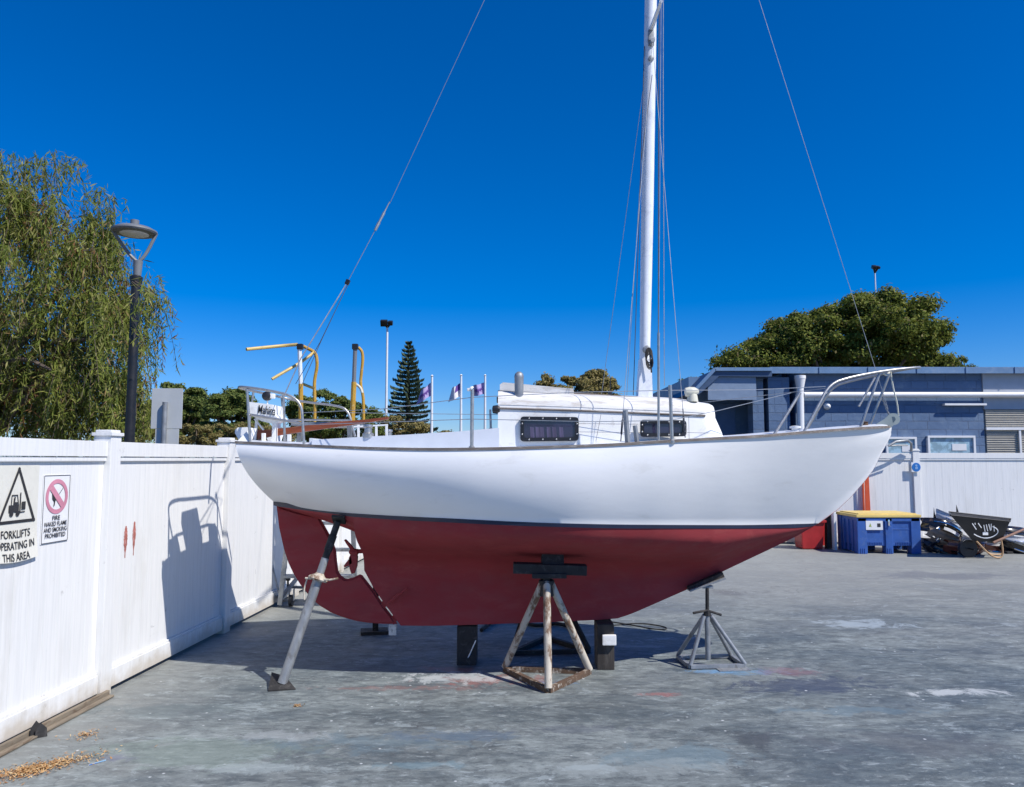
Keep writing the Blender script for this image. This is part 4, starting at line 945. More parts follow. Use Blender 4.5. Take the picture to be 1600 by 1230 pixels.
m = MB(); z_ = P(1366,821,by).z; m.add([(lbx+.05,by-.007,z_-.03),(lbx+.11,by-.007,z_-.03),(lbx+.11,by-.007,z_+.035),(lbx+.05,by-.007,z_+.035)], [(0,1,2,3)]); part(m, 'pictogram', M['ink'], lab)
m = MB(); m.add([(lbx-.10,by-.007,z_-.025),(lbx-.05,by-.007,z_-.025),(lbx-.07,by-.007,z_+.04)], [(0,1,2)]); part(m, 'pictogram', paint('leaf_print', (.35,.42,.12), .5), lab)
m = MB(); m.box((cx-.005, by-.012, .55), (.03,.012,.11), None, .004); m.tube([(cx-.02,by-.02,.50),(cx+.02,by-.03,.49),(cx+.02,by-.02,.52)], .006, 6); part(m, 'latch', M['chrome'], BN)

rb = G(1262,857); RB = thing('storage_tub', 'tapered red plastic tub standing left of the blue bin', 'tub', (P(1270,857,14.7).x, 14.9, 0))
rx = P(1271,857,14.6).x
m = MB(); m.box((rx, 14.82, .26), (.44,.44,.50), None, .02, taper=.86); part(m, 'body', M['redbin'], RB)
m = MB(); m.box((rx, 14.82, .52), (.50,.50,.045), None, .012); part(m, 'rim', M['redbin'], RB)
m = MB(); x_ = P(1286,830,15.3).x; m.box((x_,15.35,.42), (.36,.14,.84), Matrix.Rotation(.05,3,'Y'), .015); tag(m.obj('panel', M['redbin'], None, (x_,15.35,0)), 'upright red plastic panel leaning on the back fence behind the red tub', 'panel')
for i, (px, mt, y_, h_, lb) in enumerate(((1294,'blackrub',14.75,.66,'dark timber post standing beside the red tub'),(1300,'blackrub',14.9,.70,'dark timber post between the red tub and white board'),(1304,'pvc',14.6,.69,'narrow white board standing at the corner of the blue bin'))):
    x_ = P(px,850,y_).x; m = MB(); m.box((x_,y_,h_/2), ((.07,.06,.045)[i],.12,h_), Matrix.Rotation((.03,-.02,0)[i],3,'Y'), .005); m.box((x_,y_,h_+.001), ((.06,.05,.035)[i],.10,.012), None, .003)
    tag(m.obj('timber_post' if i < 2 else 'white_board', M[mt], None, (x_,y_,0)), lb, 'board', 'boards beside the blue bin')
x_ = P(1355,768,15.5).x; m = MB(); zt2 = P(1355,742,15.5).z
m.prism([(x_-.055,15.50,.0),(x_+.06,15.50,.0),(x_+.055,15.53,zt2+.1),(x_-.02,15.53,zt2)], (0,.02,0)); m.box((x_-.07,15.52,.62), (.03,.03,1.24), None, .004, 0)
tag(m.obj('orange_board', M['orange'], None, (x_,15.5,0)), 'tall narrow orange-red board leaning on the back fence above the blue bin', 'board')
# round blue sign on fence post
SB = thing('round_sign', 'round blue sign on a small white plate fixed to the back fence post', 'sign', (8.10,15.50,1.45)); zc_ = P(1432,730,15.5).z; xc_ = P(1432,730,15.5).x
m = MB(); m.box((xc_,15.513,zc_), (.19,.006,.19), None, .001); part(m, 'plate', M['signwhite'], SB)
m = MB(); m.lathe((xc_,15.512,zc_), [(.086,0),(.086,.006)], 28, (0,-1,0)); dsc = part(m, 'disc', M['signblue'], SB)
m = MB(); m.lathe((xc_,15.505,zc_+.03), [(.022,0),(.022,.003)], 14, (0,-1,0)); m.box((xc_,15.504,zc_-.02), (.05,.003,.045), None); part(m, 'pictogram', paint('pale_blue_print', (.25,.42,.68), .5), dsc)
# post-top bracket tap
m = MB(); m.tube([P(1388,697,15.3), P(1400,690,15.3), P(1418,688,15.35), P(1424,693,15.45), P(1424,705,15.5)], .025, 8)
m.tube([P(1388,697,15.3), P(1402,696,15.3), P(1418,696,15.35)], .015, 8); tag(m.obj('pipe_bracket', M['galv'], None, P(1424,705,15.5)), 'bent grey pipe bracket clipped on the back fence beside its post', 'bracket')

# wheelbarrow --------------------------------------------------------
wy = 13.45
WB = thing('wheelbarrow', 'black wheelbarrow with tan tube legs beside the scrap pile', 'wheelbarrow', (P(1545,870,wy).x, wy, 0))
def wp_(px, py, dy=0): return P(px, py, wy+dy)
m = MB(); T = [wp_(1485,805,-.28), wp_(1578,815,-.28), wp_(1580,811,.30), wp_(1483,800,.30)]; Bt = [wp_(1522,848,-.16), wp_(1566,844,-.16), wp_(1566,842,.18), wp_(1522,844,.18)]
th = [(p-(sum(T, Vector())/4))*.97+(sum(T, Vector())/4) for p in T]; bh_ = [(p-(sum(Bt, Vector())/4))*.95+(sum(Bt, Vector())/4)+Vector((0,0,.015)) for p in Bt]
m.add(T+Bt, [(0,1,5,4),(1,2,6,5),(2,3,7,6),(3,0,4,7),(4,5,6,7)]); m.add(th+bh_, [(0,1,5,4),(1,2,6,5),(2,3,7,6),(3,0,4,7),(4,5,6,7)])
m.tube(T+[T[0]], .014, 8); tr_ = part(m, 'tray', M['black'], WB)
m = MB()      # printed arc and worn strokes
fa, fb, fc, fd = T[0], T[1], Bt[1], Bt[0]
def tq(u, v): a = fa.lerp(fb, u); b = fd.lerp(fc, u); return a.lerp(b, v)+Vector((0,-.012,-.0))
def tst(u0, v0, u1, v1, w_=.012):
    a, b = tq(u0, v0), tq(u1, v1); d = (b-a).normalized(); n_ = Vector((-d.z,0,d.x))*w_/2; m.add([a+n_, a-n_, b-n_, b+n_], [(0,1,2,3)])
arc = [(.48+.33*math.cos(a), .55+.30*math.sin(a)) for a in [rad(-50+k*17) for k in range(13)]]
for (u0, v0), (u1, v1) in zip(arc, arc[1:]): tst(u0, v0, u1, v1, .016)
for u, v0, v1 in ((.30,.25,.5),(.36,.22,.3),(.42,.22,.42),(.52,.28,.58),(.57,.25,.55),(.62,.22,.52),(.67,.2,.5),(.72,.28,.55)): tst(u, v0, u+R.uniform(-.03,.03), v1, .016)
tst(.42,.66,.56,.66,.05); part(m, 'logo', M['signwhite'], tr_)
for d in (-.2,.22):
    m = MB(); m.tube([wp_(1552,848,d), wp_(1575,838,d), wp_(1612,822,d)], .02, 8); part(m, 'handle', M['handlewood'], WB)
    m = MB(); m.tube(bend([wp_(1526,846,d), wp_(1545,866,d), Vector((wp_(1556,870,d).x,wy+d,.02)), Vector((wp_(1566,870,d).x,wy+d,.025)), wp_(1567,858,d), wp_(1564,842,d)]), .014, 8); part(m, 'leg', M['tan'], WB)
m = MB(); wc = wp_(1512,862,.02); wc.z = .15; m.tube([wc+Vector((0,-.04,0)), wc+Vector((0,.04,0))], .15, 24); m.tube([wc+Vector((0,-.2,0)), wc+Vector((0,.22,0))], .012, 8); part(m, 'wheel', M['black'], WB)

# scrap car body panels ----------------------------------------------
def bumper(label, c, L, h, d, mat, rz, rx, ry, trim='chrome', slots=2, seed=1):
    r_ = random.Random(seed); rt = Matrix.Rotation(rz,3,'Z')@Matrix.Rotation(ry,3,'Y')@Matrix.Rotation(rx,3,'X')
    c = Vector(c); root = thing('car_bumper', label, 'car part', (c.x, c.y, 0), 'scrap car panels piled by the back fence')
    rows = []
    for i in range(25):
        u = -1+2*i/24; yb = d*(1-abs(u)**2.6) ; row = []
        for j in range(11):
            v = -1+2*j/10; prof = .10*math.cos(v*1.4)+.02*math.sin(v*7)
            row.append(c+rt@Vector((u*L/2, -yb-prof*.6+d/2, v*h/2*(1-.15*abs(u)**3))))
        rows.append(row)
    m = MB(); o0 = 0
    n_ = 11; vs = [p for r in rows for p in r]; bk = [p+rt@Vector((0,.012,0)) for p in vs]; fs = []
    for i in range(24):
        for j in range(10):
            u = abs(-1+2*(i+.5)/24)
            if (3 <= j <= 4 and u < .45) or (j == 2 and .55 < u < .8): continue
            fs.append((i*n_+j, i*n_+j+1, (i+1)*n_+j+1, (i+1)*n_+j))
    m.add(vs, fs, True); m.add(bk, [tuple(reversed(f)) for f in fs], True); part(m, 'shell', M[mat], root)
    m = MB(); m.tube([rows[i][7]+rt@Vector((0,-.012,0)) for i in range(3,22)], .012, 6); part(m, 'moulding', M[trim], root)
    m = MB(); m.lathe(rows[5][2]+rt@Vector((0,.0,0)), [(.045,-.02),(.05,0),(.035,.01)], 16, rt@Vector((0,-1,0))); part(m, 'fog_lamp', M['chrome'], root)
SB_ = lambda px, py, Y: P(px, py, Y)
bumper('glossy silver bumper shell at the top of the scrap heap', SB_(1490,812,14.9), .75, .28, .25, 'bumperwhite', .3, .5, .15, seed=1)
bumper('pale silver bumper shell lying low beside the blue bin', SB_(1466,846,14.5), .62, .26, .2, 'bumperwhite', -.3, .3, -.25, 'bumperblack', seed=2)
bumper('glossy black bumper shell draped over the left of the scrap heap', SB_(1476,832,14.2), .85, .30, .3, 'bumperblack', .2, -.3, .45, seed=3)
bumper('dark red bumper shell on the ground under the black one', SB_(1512,852,13.9), .80, .28, .28, 'bumperred', .1, .2, -.1, 'bumperred', seed=4)
bumper('black bumper shell lying on the ground left of the wheelbarrow', SB_(1490,858,14.1), .95, .24, .3, 'bumperblack', -.15, .5, .05, 'bumperblack', seed=5)
bumper('silver and chrome bumper shell behind the wheelbarrow legs', SB_(1592,842,14.3), .75, .24, .25, 'bumperwhite', .5, .4, -.1, seed=6)
bumper('black bumper shell at the right end of the scrap heap', SB_(1608,856,14.1), .95, .28, .3, 'bumperblack', .1, .6, .0, 'chrome', seed=7)
bumper('sun-bleached tan bumper shell lying across the middle of the scrap heap', SB_(1478,840,14.0), .7, .22, .2, 'bumpertan', .3, .4, .3, 'bumpertan', seed=12)
bumper('muddy brown bumper shell resting low at the left of the scrap heap', SB_(1462,848,14.3), .6, .24, .2, 'bumpertan', -.4, .2, -.1, 'bumperblack', seed=13)
bumper('battered black bumper shell standing on end beside the blue bin', SB_(1456,838,14.7), .55, .3, .22, 'bumperblack', .9, .1, 1.2, seed=8)
bumper('silver bumper shell crossing under the black tray', SB_(1530,848,14.5), .8, .26, .25, 'bumperwhite', -.2, .6, .2, 'bumperblack', seed=9)
bumper('dark red bumper shell lying behind the wheelbarrow legs', SB_(1560,856,14.4), .8, .3, .25, 'bumperred', .2, .5, -.15, seed=10)
bumper('black bumper shell leaning on the fence behind the wheelbarrow', SB_(1578,838,14.9), .9, .34, .25, 'bumperblack', .1, -.2, .1, 'bumperblack', seed=11)
for px, py, lb in ((1459,792,'curved black blade of trim sticking up left from the scrap heap'),(1494,788,'thin black blade of trim sticking up above the wheelbarrow')):
    m = MB(); Y_ = 14.6; q = [P(px,py,Y_), P(px+2,py+12,Y_), P(px+8,py+28,Y_), P(px+14,py+44,Y_), P(px-4,py+44,Y_-.05), P(px-1,py+24,Y_)] if px < 1480 else [P(px,py,Y_), P(px+4,py+12,Y_), P(px+9,py+28,Y_), P(px+2,py+30,Y_), P(px,py+14,Y_)]
    m.prism(q, (.01,.02,0)); tag(m.obj('trim_strip', M['bumperblack'], None, (q[0].x,Y_,0)), lb, 'trim piece', 'scrap trim blades')
m = MB(); q = G(1500,868); 
for k in range(16):
    px = R.uniform(1450,1600); py = R.uniform(853,866); g_ = G(px,py); m.box((g_.x,g_.y,.02), (R.uniform(.05,.2),R.uniform(.03,.1),.04), Matrix.Rotation(R.uniform(0,3),3,'Z'), .004)
o = m.obj('scrap_bits', M['blackrub'], None, (q.x,q.y,0)); tag(o, 'small dark broken scraps strewn under the car panels', 'scrap', None, 'stuff')

# ------------------------------------------------------------------ back building
BY = 19.0
def bz(py, Y=BY): return P(1300, py, Y).z
def bxp(px, Y=BY): return P(px, 640, Y).x
BLD = thing('building', 'long low building of blue painted blockwork behind the back fence', 'building', (bxp(1400), BY+2, 0))
wt_ = bz(583)+.05; XL = bxp(1204); XR = bxp(1536)
def wallbox(x0, x1, y0, y1, z0, z1, name, mat, bev=0):
    m = MB(); m.box(((x0+x1)/2,(y0+y1)/2,(z0+z1)/2), (x1-x0,y1-y0,z1-z0), None, bev); return part(m, name, mat, BLD)
wallbox(bxp(1243), XR, BY, BY+7, 0, wt_, 'wall', M['bldblue'])
wallbox(bxp(1235)-.02, bxp(1243)-.003, BY+.5, BY+7, 0, wt_-.01, 'wall', M['fasciadark'])
wallbox(bxp(1200), bxp(1235)-.03, BY-.05, BY+.4, 0, bz(590), 'pier', M['bldblue'])
wallbox(bxp(1176), bxp(1193), BY-.02, BY+.4, 0, bz(590), 'pier', M['bldblue'])
wallbox(bxp(1090), bxp(1243)-.01, BY+.9, BY+7.01, 0, wt_-.05, 'wall', M['fascia'])
wallbox(bxp(1100), bxp(1174), BY-.42, BY-.37, bz(627), bz(592), 'cladding', M['cladblue'])
wallbox(bxp(1116), bxp(1158), BY+.52, BY+.60, 0, bz(629), 'door', M['fasciadark'])
# roof main
m = MB(); zf = bz(573.5, BY-.2)
m.add([(XL-.05,BY-.20,zf),(XR+6,BY-.20,zf),(XR+6,BY+8,zf+.25),(XL-.05,BY+8,zf+.25),(XL-.05,BY-.20,zf-.03),(XR+6,BY-.20,zf-.03),(XR+6,BY+8,zf+.22),(XL-.05,BY+8,zf+.22)], [(0,1,2,3),(4,5,6,7),(0,1,5,4),(1,2,6,5),(2,3,7,6),(3,0,4,7)])
roof = part(m, 'roof', M['fascia'], BLD)
m = MB(); x_ = XL-.05
while x_ < XR+6:
    m.box((x_+.59, BY-.21, zf-.085), (1.185,.03,.15), None, .004); m.box((x_, BY-.23, zf-.085), (.02,.03,.16), None, .003); x_ += 1.19
part(m, 'fascia', M['fascia'], roof)
# left wing roof, sloping down at its left end
m = MB(); a0 = P(1085,612,BY-.5); a1_ = P(1118,577,BY-.5); a2_ = P(1206,577.5,BY-.5); th_ = Vector((0,0,-.17))
pr2 = [a0, a1_, a2_, a2_+th_, a1_+th_+Vector((.08,0,0)), a0+Vector((.10,0,-.08))]
m.prism(pr2, (0,7.5,0)); part(m, 'roof', M['fasciadark'], BLD)
m = MB(); m.beam(P(1084,612,BY-.53), P(1117,576.5,BY-.53), .05, .08); m.beam(P(1117,577,BY-.53), P(1206,577,BY-.53), .05, .08); part(m, 'fascia', M['fascia'], BLD)
# pipes
m = MB(); yp = BY-.14; m.tube([P(1256,617,yp), P(1420,617,yp), P(1640,617,yp)], .068, 16); hpipe = part(m, 'pipe', M['pvc'], BLD)
m = MB(); m.tube([P(1250,605,yp), Vector((P(1250,700,yp).x,yp,.5))], .085, 16); m.tube([P(1250,608,yp), P(1250,592,yp)], [.085,.13], 16); m.tube([P(1250,592,yp), P(1250,587,yp)], .135, 16); part(m, 'downpipe', M['pvc'], BLD)
m = MB(); m.lathe(P(1292,635,BY-.03), [(.07,-.04),(.085,0),(.075,.05),(.04,.10),(.01,.12)], 20, (0,-1,0)); part(m, 'wall_vent', M['pvc'], BLD)
# grey right wing
wallbox(XR+.005, XR+6, BY-.04, BY+7.02, bz(640), wt_-.02, 'wall', M['wallgrey']); wallbox(XR+.005, XR+6, BY+.06, BY+7.0, 0, bz(640)-.002, 'wall', M['wallgrey'])
m = MB(); 
for k in range(24): z_ = bz(642)-k*.055; m.box((XR+2.0, BY+.01, z_), (3.9,.035,.045), Matrix.Rotation(.5,3,'X'), .003)
part(m, 'roller_shutter', M['beige'], BLD)
wallbox(XR+.02, XR+4, BY-.07, BY-.03, bz(672), bz(668), 'sill', M['pvc']); wallbox(bxp(1588), bxp(1591), BY-.06, BY-.02, .9, bz(672), 'frame', M['pvc'])
wallbox(bxp(1472), bxp(1537), BY-.14, BY-.0, bz(634), bz(631), 'awning', M['pvc'])
def bwin(px0, px1, py0, py1):
    x0, x1 = bxp(px0), bxp(px1); zt_, zb_ = bz(py0), 1.3
    m = MB(); fw = .05
    m.box(((x0+x1)/2,BY-.03,zt_-fw/2), (x1-x0,.10,fw), None, .004); m.box(((x0+x1)/2,BY-.03,zb_), (x1-x0,.10,fw), None, .004)
    for x_ in (x0+fw/2, x1-fw/2): m.box((x_,BY-.03,(zt_+zb_)/2), (fw,.099,zt_-zb_-fw), None, .004)
    w_ = part(m, 'window', M['pvc'], BLD); m = MB(); m.box(((x0+x1)/2,BY-.02,(zt_+zb_)/2), (x1-x0-fw,.02,zt_-zb_-fw), None); part(m, 'pane', M['bldglass'], w_)
    m = MB(); m.box(((x0+x1)/2+.2,BY-.035,zt_-.28), (.35,.01,.16), None); part(m, 'notice', M['signwhite'], w_); return w_
bwin(1445,1519,681,708); bwin(1380,1428,683,708)

# ------------------------------------------------------------------ lamp post and sign back
LPY = 9.3; lx = P(206,600,LPY).x
LP = thing('street_lamp', 'black street lamp with a grey disc head in front of the willowy tree', 'street lamp', (lx, LPY, 0))
m = MB(); zt3 = P(206,432,LPY).z; m.tube([(lx,LPY,0),(lx,LPY,.6),(lx,LPY,zt3)], [.07,.06,.052], 16); m.lathe((lx,LPY,zt3-.03), [(.058,-.10),(.075,0),(.075,.02),(.05,.04)], 16); part(m, 'pole', M['black'], LP)
m = MB(); zc3 = P(208,408,LPY).z; m.tube([(lx+.01,LPY,zt3), (lx+.015,LPY,zc3)], [.045,.055], 14)
hc = P(210,362,LPY)
for s in (-1, 1): m.tube(bend([Vector((lx+.015,LPY,zc3-.02)), Vector((lx+s*.09,LPY+s*.03,zc3+.08)), Vector((hc.x+s*.235,LPY+s*.08,hc.z+.0))]), .020, 8)
part(m, 'bracket', M['lampgrey'], LP)
m = MB(); m.lathe(hc, [(.20,-.03),(.25,-.022),(.262,-.005),(.26,.012),(.20,.045),(.11,.07),(.05,.085),(.05,.14),(.02,.15)], 36); part(m, 'lamp_head', M['lampgrey'], LP)
m = MB(); m.lathe(hc+Vector((0,0,-.036)), [(.16,0),(.17,.008)], 28); part(m, 'lens', M['signwhite'], LP)
SY = 9.2; sx0 = P(261,650,SY)
SG = thing('road_sign', 'grey back of a rectangular road sign on its pole beyond the left fence', 'sign', (sx0.x, SY, 0))
m = MB(); a = P(238,607,SY-.03); b = P(284,670,SY-.03); m.box(((a.x+b.x)/2,SY-.03,(a.z+b.z)/2), (b.x-a.x,.008,a.z-b.z), None, .003); part(m, 'board', M['signgrey'], SG)
m = MB(); a = P(243,670.5,SY-.03); b = P(278,720,SY-.03); m.box(((a.x+b.x)/2,SY-.03,(a.z+b.z)/2), (b.x-a.x,.008,a.z-b.z), None, .003); part(m, 'board', M['signgrey'], SG)
m = MB(); m.tube([(sx0.x,SY-.065,0), (sx0.x,SY-.065,P(260,629,SY).z)], .030, 14); part(m, 'pole', M['galv'], SG)

# ------------------------------------------------------------------ flags, light masts
for i, (px, pt, fl, lb) in enumerate(((675,589,[(673,598),(673,619),(650,633),(657,612)],'white flagpole beside the pine with a lavender flag drooping low'),(720.5,588,[(719,599),(719,620),(700,629),(706,607)],'middle white flagpole with a white and purple flag'),(758,588,[(757,598),(757,616),(737,620),(739,603)],'white flagpole nearest the cabin with a lavender flag blown flat'))):
    Y = 42+i*2; x_ = P(px,600,Y).x; z_ = P(px,pt,Y).z
    r_ = thing('flagpole', lb, 'flagpole', (x_,Y,0), 'flagpoles beyond the boat')
    m = MB(); m.tube([(x_,Y,0),(x_,Y,z_)], [.10,.06], 10); m.lathe((x_,Y,z_), [(.05,0),(.09,.05),(.02,.12)], 10); part(m, 'pole', M['pole'], r_)
    q = [P(a,b,Y) for a,b in fl]; rows = []
    for u in range(13):
        t = u/12; top_ = q[0].lerp(q[3], t); bo_ = q[1].lerp(q[2], t); rows.append([top_.lerp(bo_, v/6)+Vector((0, .16*math.sin(t*7+v*.3)*t**.4, .03*math.sin(t*9))) for v in range(7)])
    m = MB(); m.grid(rows); fo = part(m, 'flag', M['flagcloth'] if i != 1 else M['flagwhite'], r_)
    m = MB()
    if i == 1: m.grid([[p+Vector((0,-.02,0)) for p in r[:4]] for r in rows[:7]])
    else:
        for u in range(2, 11):
            a = rows[u][2]; b = rows[u][4+(u % 2)]; c_ = rows[u+1][3]; m.add([a+Vector((0,-.03,0)), b+Vector((0,-.03,0)), (b.lerp(c_,.5))+Vector((0,-.03,0)), c_+Vector((0,-.03,0))], [(0,1,2,3)])
    part(m, 'print', M['flagink'], fo)
def lightmast(px, pt, Y, lb, w_=.09):
    x_ = P(px,600,Y).x; z_ = P(px,pt,Y).z; r_ = thing('light_mast', lb, 'light mast', (x_,Y,0), 'tall floodlight masts')
    m = MB(); m.tube([(x_,Y,0),(x_,Y,z_-.2)], [w_*1.5,w_], 10); part(m, 'pole', M['pole'], r_)
    for dx, s in ((-.17,1.2),(.20,.8)):
        s *= w_/.06; dx *= w_/.06; m = MB(); m.box((x_+dx,Y-.15,z_-.1), (.34*s,.28,.30*s), Matrix.Rotation(.5,3,'X'), .04); m.tube([(x_,Y,z_-.35),(x_+dx,Y-.1,z_-.15)], .05, 6); part(m, 'floodlight', M['black'], r_)
lightmast(604,503,45,'tall pale floodlight mast rising just left of the pine', .06)
lightmast(1374,416,40,'dark-topped light mast poking above the big tree', .032)

# ------------------------------------------------------------------ trees
def pip(x, y, poly):
    c = False; j = len(poly)-1
    for i in range(len(poly)):
        xi, yi = poly[i]; xj, yj = poly[j]
        if (yi > y) != (yj > y) and x < (xj-xi)*(y-yi)/(yj-yi)+xi: c = not c
        j = i
    return c
def edged(x, y, poly):
    best = 1e9; n_ = len(poly)
    for i in range(n_):
        ax, ay = poly[i]; bx_, by_ = poly[(i+1) % n_]; L2 = (bx_-ax)**2+(by_-ay)**2
        t = max(0, min(1, ((x-ax)*(bx_-ax)+(y-ay)*(by_-ay))/L2)); best = min(best, math.hypot(x-ax-t*(bx_-ax), y-ay-t*(by_-ay)))
    return best
def sample(poly, k, minin, r_):
    xs_ = [p[0] for p in poly]; ys_ = [p[1] for p in poly]; out = []; tries = 0
    while len(out) < k and tries < 40000:
        tries += 1; x = r_.uniform(min(xs_), max(xs_)); y = r_.uniform(min(ys_), max(ys_))
        if pip(x, y, poly):
            e = edged(x, y, poly)
            if e >= minin: out.append((x, y, e))
    return out
def leafquad(mb, p, n_, u, L, w_):
    v = n_.cross(u).normalized(); u = v.cross(n_).normalized()
    o = len(mb.v); mb.v += [p-u*L*.5, p+v*w_*.5, p+u*L*.5, p-v*w_*.5]; mb.f.append((o, o+1, o+2, o+3)); mb.sm.append(False); mb.mi.append(0)
def rdir(r_):
    while True:
        v = Vector((r_.uniform(-1,1), r_.uniform(-1,1), r_.uniform(-1,1)))
        if .05 < v.length < 1: return v.normalized()
def tree(name, label, poly, Y, D, nb, br, nl, ls, mat, seed, trunk=True, cat='tree', flat=.8):
    r_ = random.Random(seed); br *= .8; nb = int(nb*1.7); nl = int(nl*.75*2.3); ls *= .62; pts = sample(poly, nb, br*.55, r_); sc = Y/F; mx = max(e for *_, e in pts)
    ys_ = [p[1] for p in poly]; cxp = sum(p[0] for p in poly)/len(poly); base = Vector((P(cxp,650,Y).x, Y, 0))
    root = thing(name, label, cat, base, 'trees and shrubs beyond the fences')
    mb = MB(); blobs = []
    for x, y, e in pts:
        dy_ = D*math.sqrt(min(1, e/mx))*r_.uniform(-1, 1); c = P(x, y, Y); c.y += dy_
        rr_ = br*sc*r_.uniform(.6, 1.25); blobs.append((c, rr_))
    for c, rr_ in blobs:
        ex = r_.uniform(.8,1.5); ez = r_.uniform(.6,1.1)
        for k in range(int(nl*r_.uniform(.7,1.3))):
            d = rdir(r_); rad_ = rr_*(r_.uniform(.1,1)**.55)*(1+.65*r_.random()**3); d2 = Vector((d.x*ex, d.y, d.z*flat*ez))
            p = c+d2*rad_; n_ = (d*1.0+rdir(r_)*.9+Vector((0,0,.4))).normalized(); leafquad(mb, p, n_, rdir(r_), ls*r_.uniform(.6,1.4), ls*.6*r_.uniform(.6,1.3))
    me_o = mb.obj('crown', M[mat], root, None, False)
    tb = MB(); zt_ = P(cxp, min(ys_)*.6+max(ys_)*.4, Y).z; ht_ = max(zt_, 1.5)
    if trunk:
        tr = .035*ht_+.06; tb.tube([base, base+Vector((.05,0,ht_*.3)), base+Vector((-.05,0,ht_*.62))], [tr, tr*.8, tr*.55], 10)
        lim = sorted(blobs, key=lambda q: -q[1])[:16]
        for c, rr_ in lim:
            s_ = base+Vector((0,0,ht_*r_.uniform(.35,.6))); mdl = s_.lerp(c, .5)+Vector((0,0,-.1*ht_*.3)); tb.tube(bend([s_, mdl, c], 1), [tr*.4, tr*.35, tr*.22, tr*.12][:4] if False else tr*.2, 6)
    else:
        for c, rr_ in blobs[:10]: tb.tube([base+Vector((r_.uniform(-.2,.2),0,0)), c], .02*max(1, sc*8), 5)
    part(tb, 'trunk' if trunk else 'stem', M['bark'], root)
    return root
big = [(1118,575),(1124,556),(1145,545),(1165,528),(1188,520),(1188,502),(1215,496),(1245,490),(1285,478),(1320,464),(1345,456),(1368,456),(1400,462),(1425,466),(1445,472),(1448,490),(1468,492),(1466,515),(1480,535),(1482,560),(1484,585),(1300,600),(1118,592)]
tree('broad_tree', 'broad dark green tree behind the blue building', big, 34, 3.0, 170, 20, 330, .24, 'bigtree', 3)
tree('shrub', 'low scraggly bush showing over the blue roof right of the big tree', [(1476,562),(1496,556),(1515,562),(1530,572),(1530,590),(1476,590)], 33, .6, 14, 6, 90, .12, 'bigtree', 5, False, 'shrub')
tree('olive_tree', 'dry olive coloured tree behind the cabin roof', [(822,614),(845,584),(870,580),(888,588),(912,586),(922,574),(952,576),(962,594),(974,615),(974,680),(822,680)], 38, 1.8, 120, 9, 260, .22, 'olive', 8)
tree('green_tree', 'small green tree between the mast and the blue building', [(1058,600),(1072,590),(1090,588),(1105,596),(1112,615),(1110,660),(1058,660)], 40, 1.2, 26, 9, 200, .22, 'dark', 9)
tree('dark_tree', 'rounded dark tree right behind the grey sign back', [(252,612),(262,598),(290,593),(312,600),(322,618),(326,660),(320,690),(262,690),(225,680),(228,640)], 34, 1.6, 60, 11, 240, .20, 'dark', 11)
tree('round_tree', 'rounded green tree between the grey sign and the stern rail', [(322,640),(335,612),(355,603),(385,606),(402,625),(408,650),(425,665),(440,690),(330,692),(318,670)], 30, 1.6, 70, 10, 250, .17, 'dark', 12)
tree('grey_tree', 'grey green tree behind the yellow handrails', [(452,640),(462,622),(490,612),(515,606),(540,622),(565,626),(592,638),(602,660),(598,692),(452,692)], 40, 1.8, 70, 10, 240, .22, 'dark', 13)
tree('round_tree', 'low green tree between the yellow handrails and the pine', [(572,640),(590,634),(605,648),(700,668),(705,690),(575,690)], 44, 1.5, 26, 9, 200, .22, 'olive', 14)
for i, (a, b) in enumerate(((205,250),(280,325),(320,372),(365,420),(415,470),(690,780))):
    tree('scrub_bush', ('dry scrub bush behind the foot of the grey sign','brown scrub bush under the dark tree','brown scrub bush under the rounded tree','dry scrub bush left of the stern rail','dry scrub bush under the name board','low scrub bush behind the flagpoles')[i], [(a-6,668 if i < 5 else 684),(a+12,660 if i < 5 else 680),(b-12,662 if i < 5 else 680),(b+6,670 if i < 5 else 684),(b+6,712),(a-6,712)], 24+i*.6 if i < 5 else 40, .7, 18, 8, 170, .10 if i < 5 else .2, 'olive', 20+i, False, 'shrub')
# Norfolk pine
def norfolk(px, pt, pb, hw, Y):
    r_ = random.Random(4); x_ = P(px,600,Y).x; zt_ = P(px,pt,Y).z; zb_ = P(px,pb,Y).z; Rm = hw*Y/F
    root = thing('norfolk_pine', 'tall conical tiered pine beyond the boat behind the tiller', 'pine tree', (x_,Y,0), 'trees and shrubs beyond the fences')
    tb = MB(); tb.tube([(x_,Y,0),(x_,Y,zt_*.5),(x_,Y,zt_)], [.28,.17,.02], 10); part(tb, 'trunk', M['bark'], root)
    mb = MB(); z = zt_; k = 0; nt_ = 24
    for k in range(nt_):
        t = (k+.5)/nt_; z = zt_-(zt_-zb_)*t**1.05; Rr = Rm*(.06+.94*t**.85)*r_.uniform(.82,1.1); nbq = 7
        ph = r_.uniform(0,6.28)
        for b_ in range(nbq):
            a = ph+2*math.pi*b_/nbq+r_.uniform(-.12,.12); L = Rr*r_.uniform(.85,1.08); n_ = max(4, int(L/.085))
            d = Vector((math.cos(a), math.sin(a), 0)); sd = Vector((-d.y, d.x, 0))
            for q in range(n_):
                u = (q+.6)/n_; p = Vector((x_,Y,z))+d*L*u+Vector((0,0,-.12*L*u+.26*L*u*u*(1.2-t*.6)))
                for s in (-1,0,1):
                    tip = p+sd*s*.16*(1.1-u*.6)+d*.05+Vector((0,0,.10)); leafquad(mb, (p+tip)/2, (sd+Vector((r_.uniform(-.4,.4),r_.uniform(-.4,.4),.3))).normalized(), (tip-p+Vector((0,0,.02))).normalized(), .30*r_.uniform(.7,1.3), .11)
    mb.obj('crown', M['pine'], root, None, False)
norfolk(638,535,700,48,52)

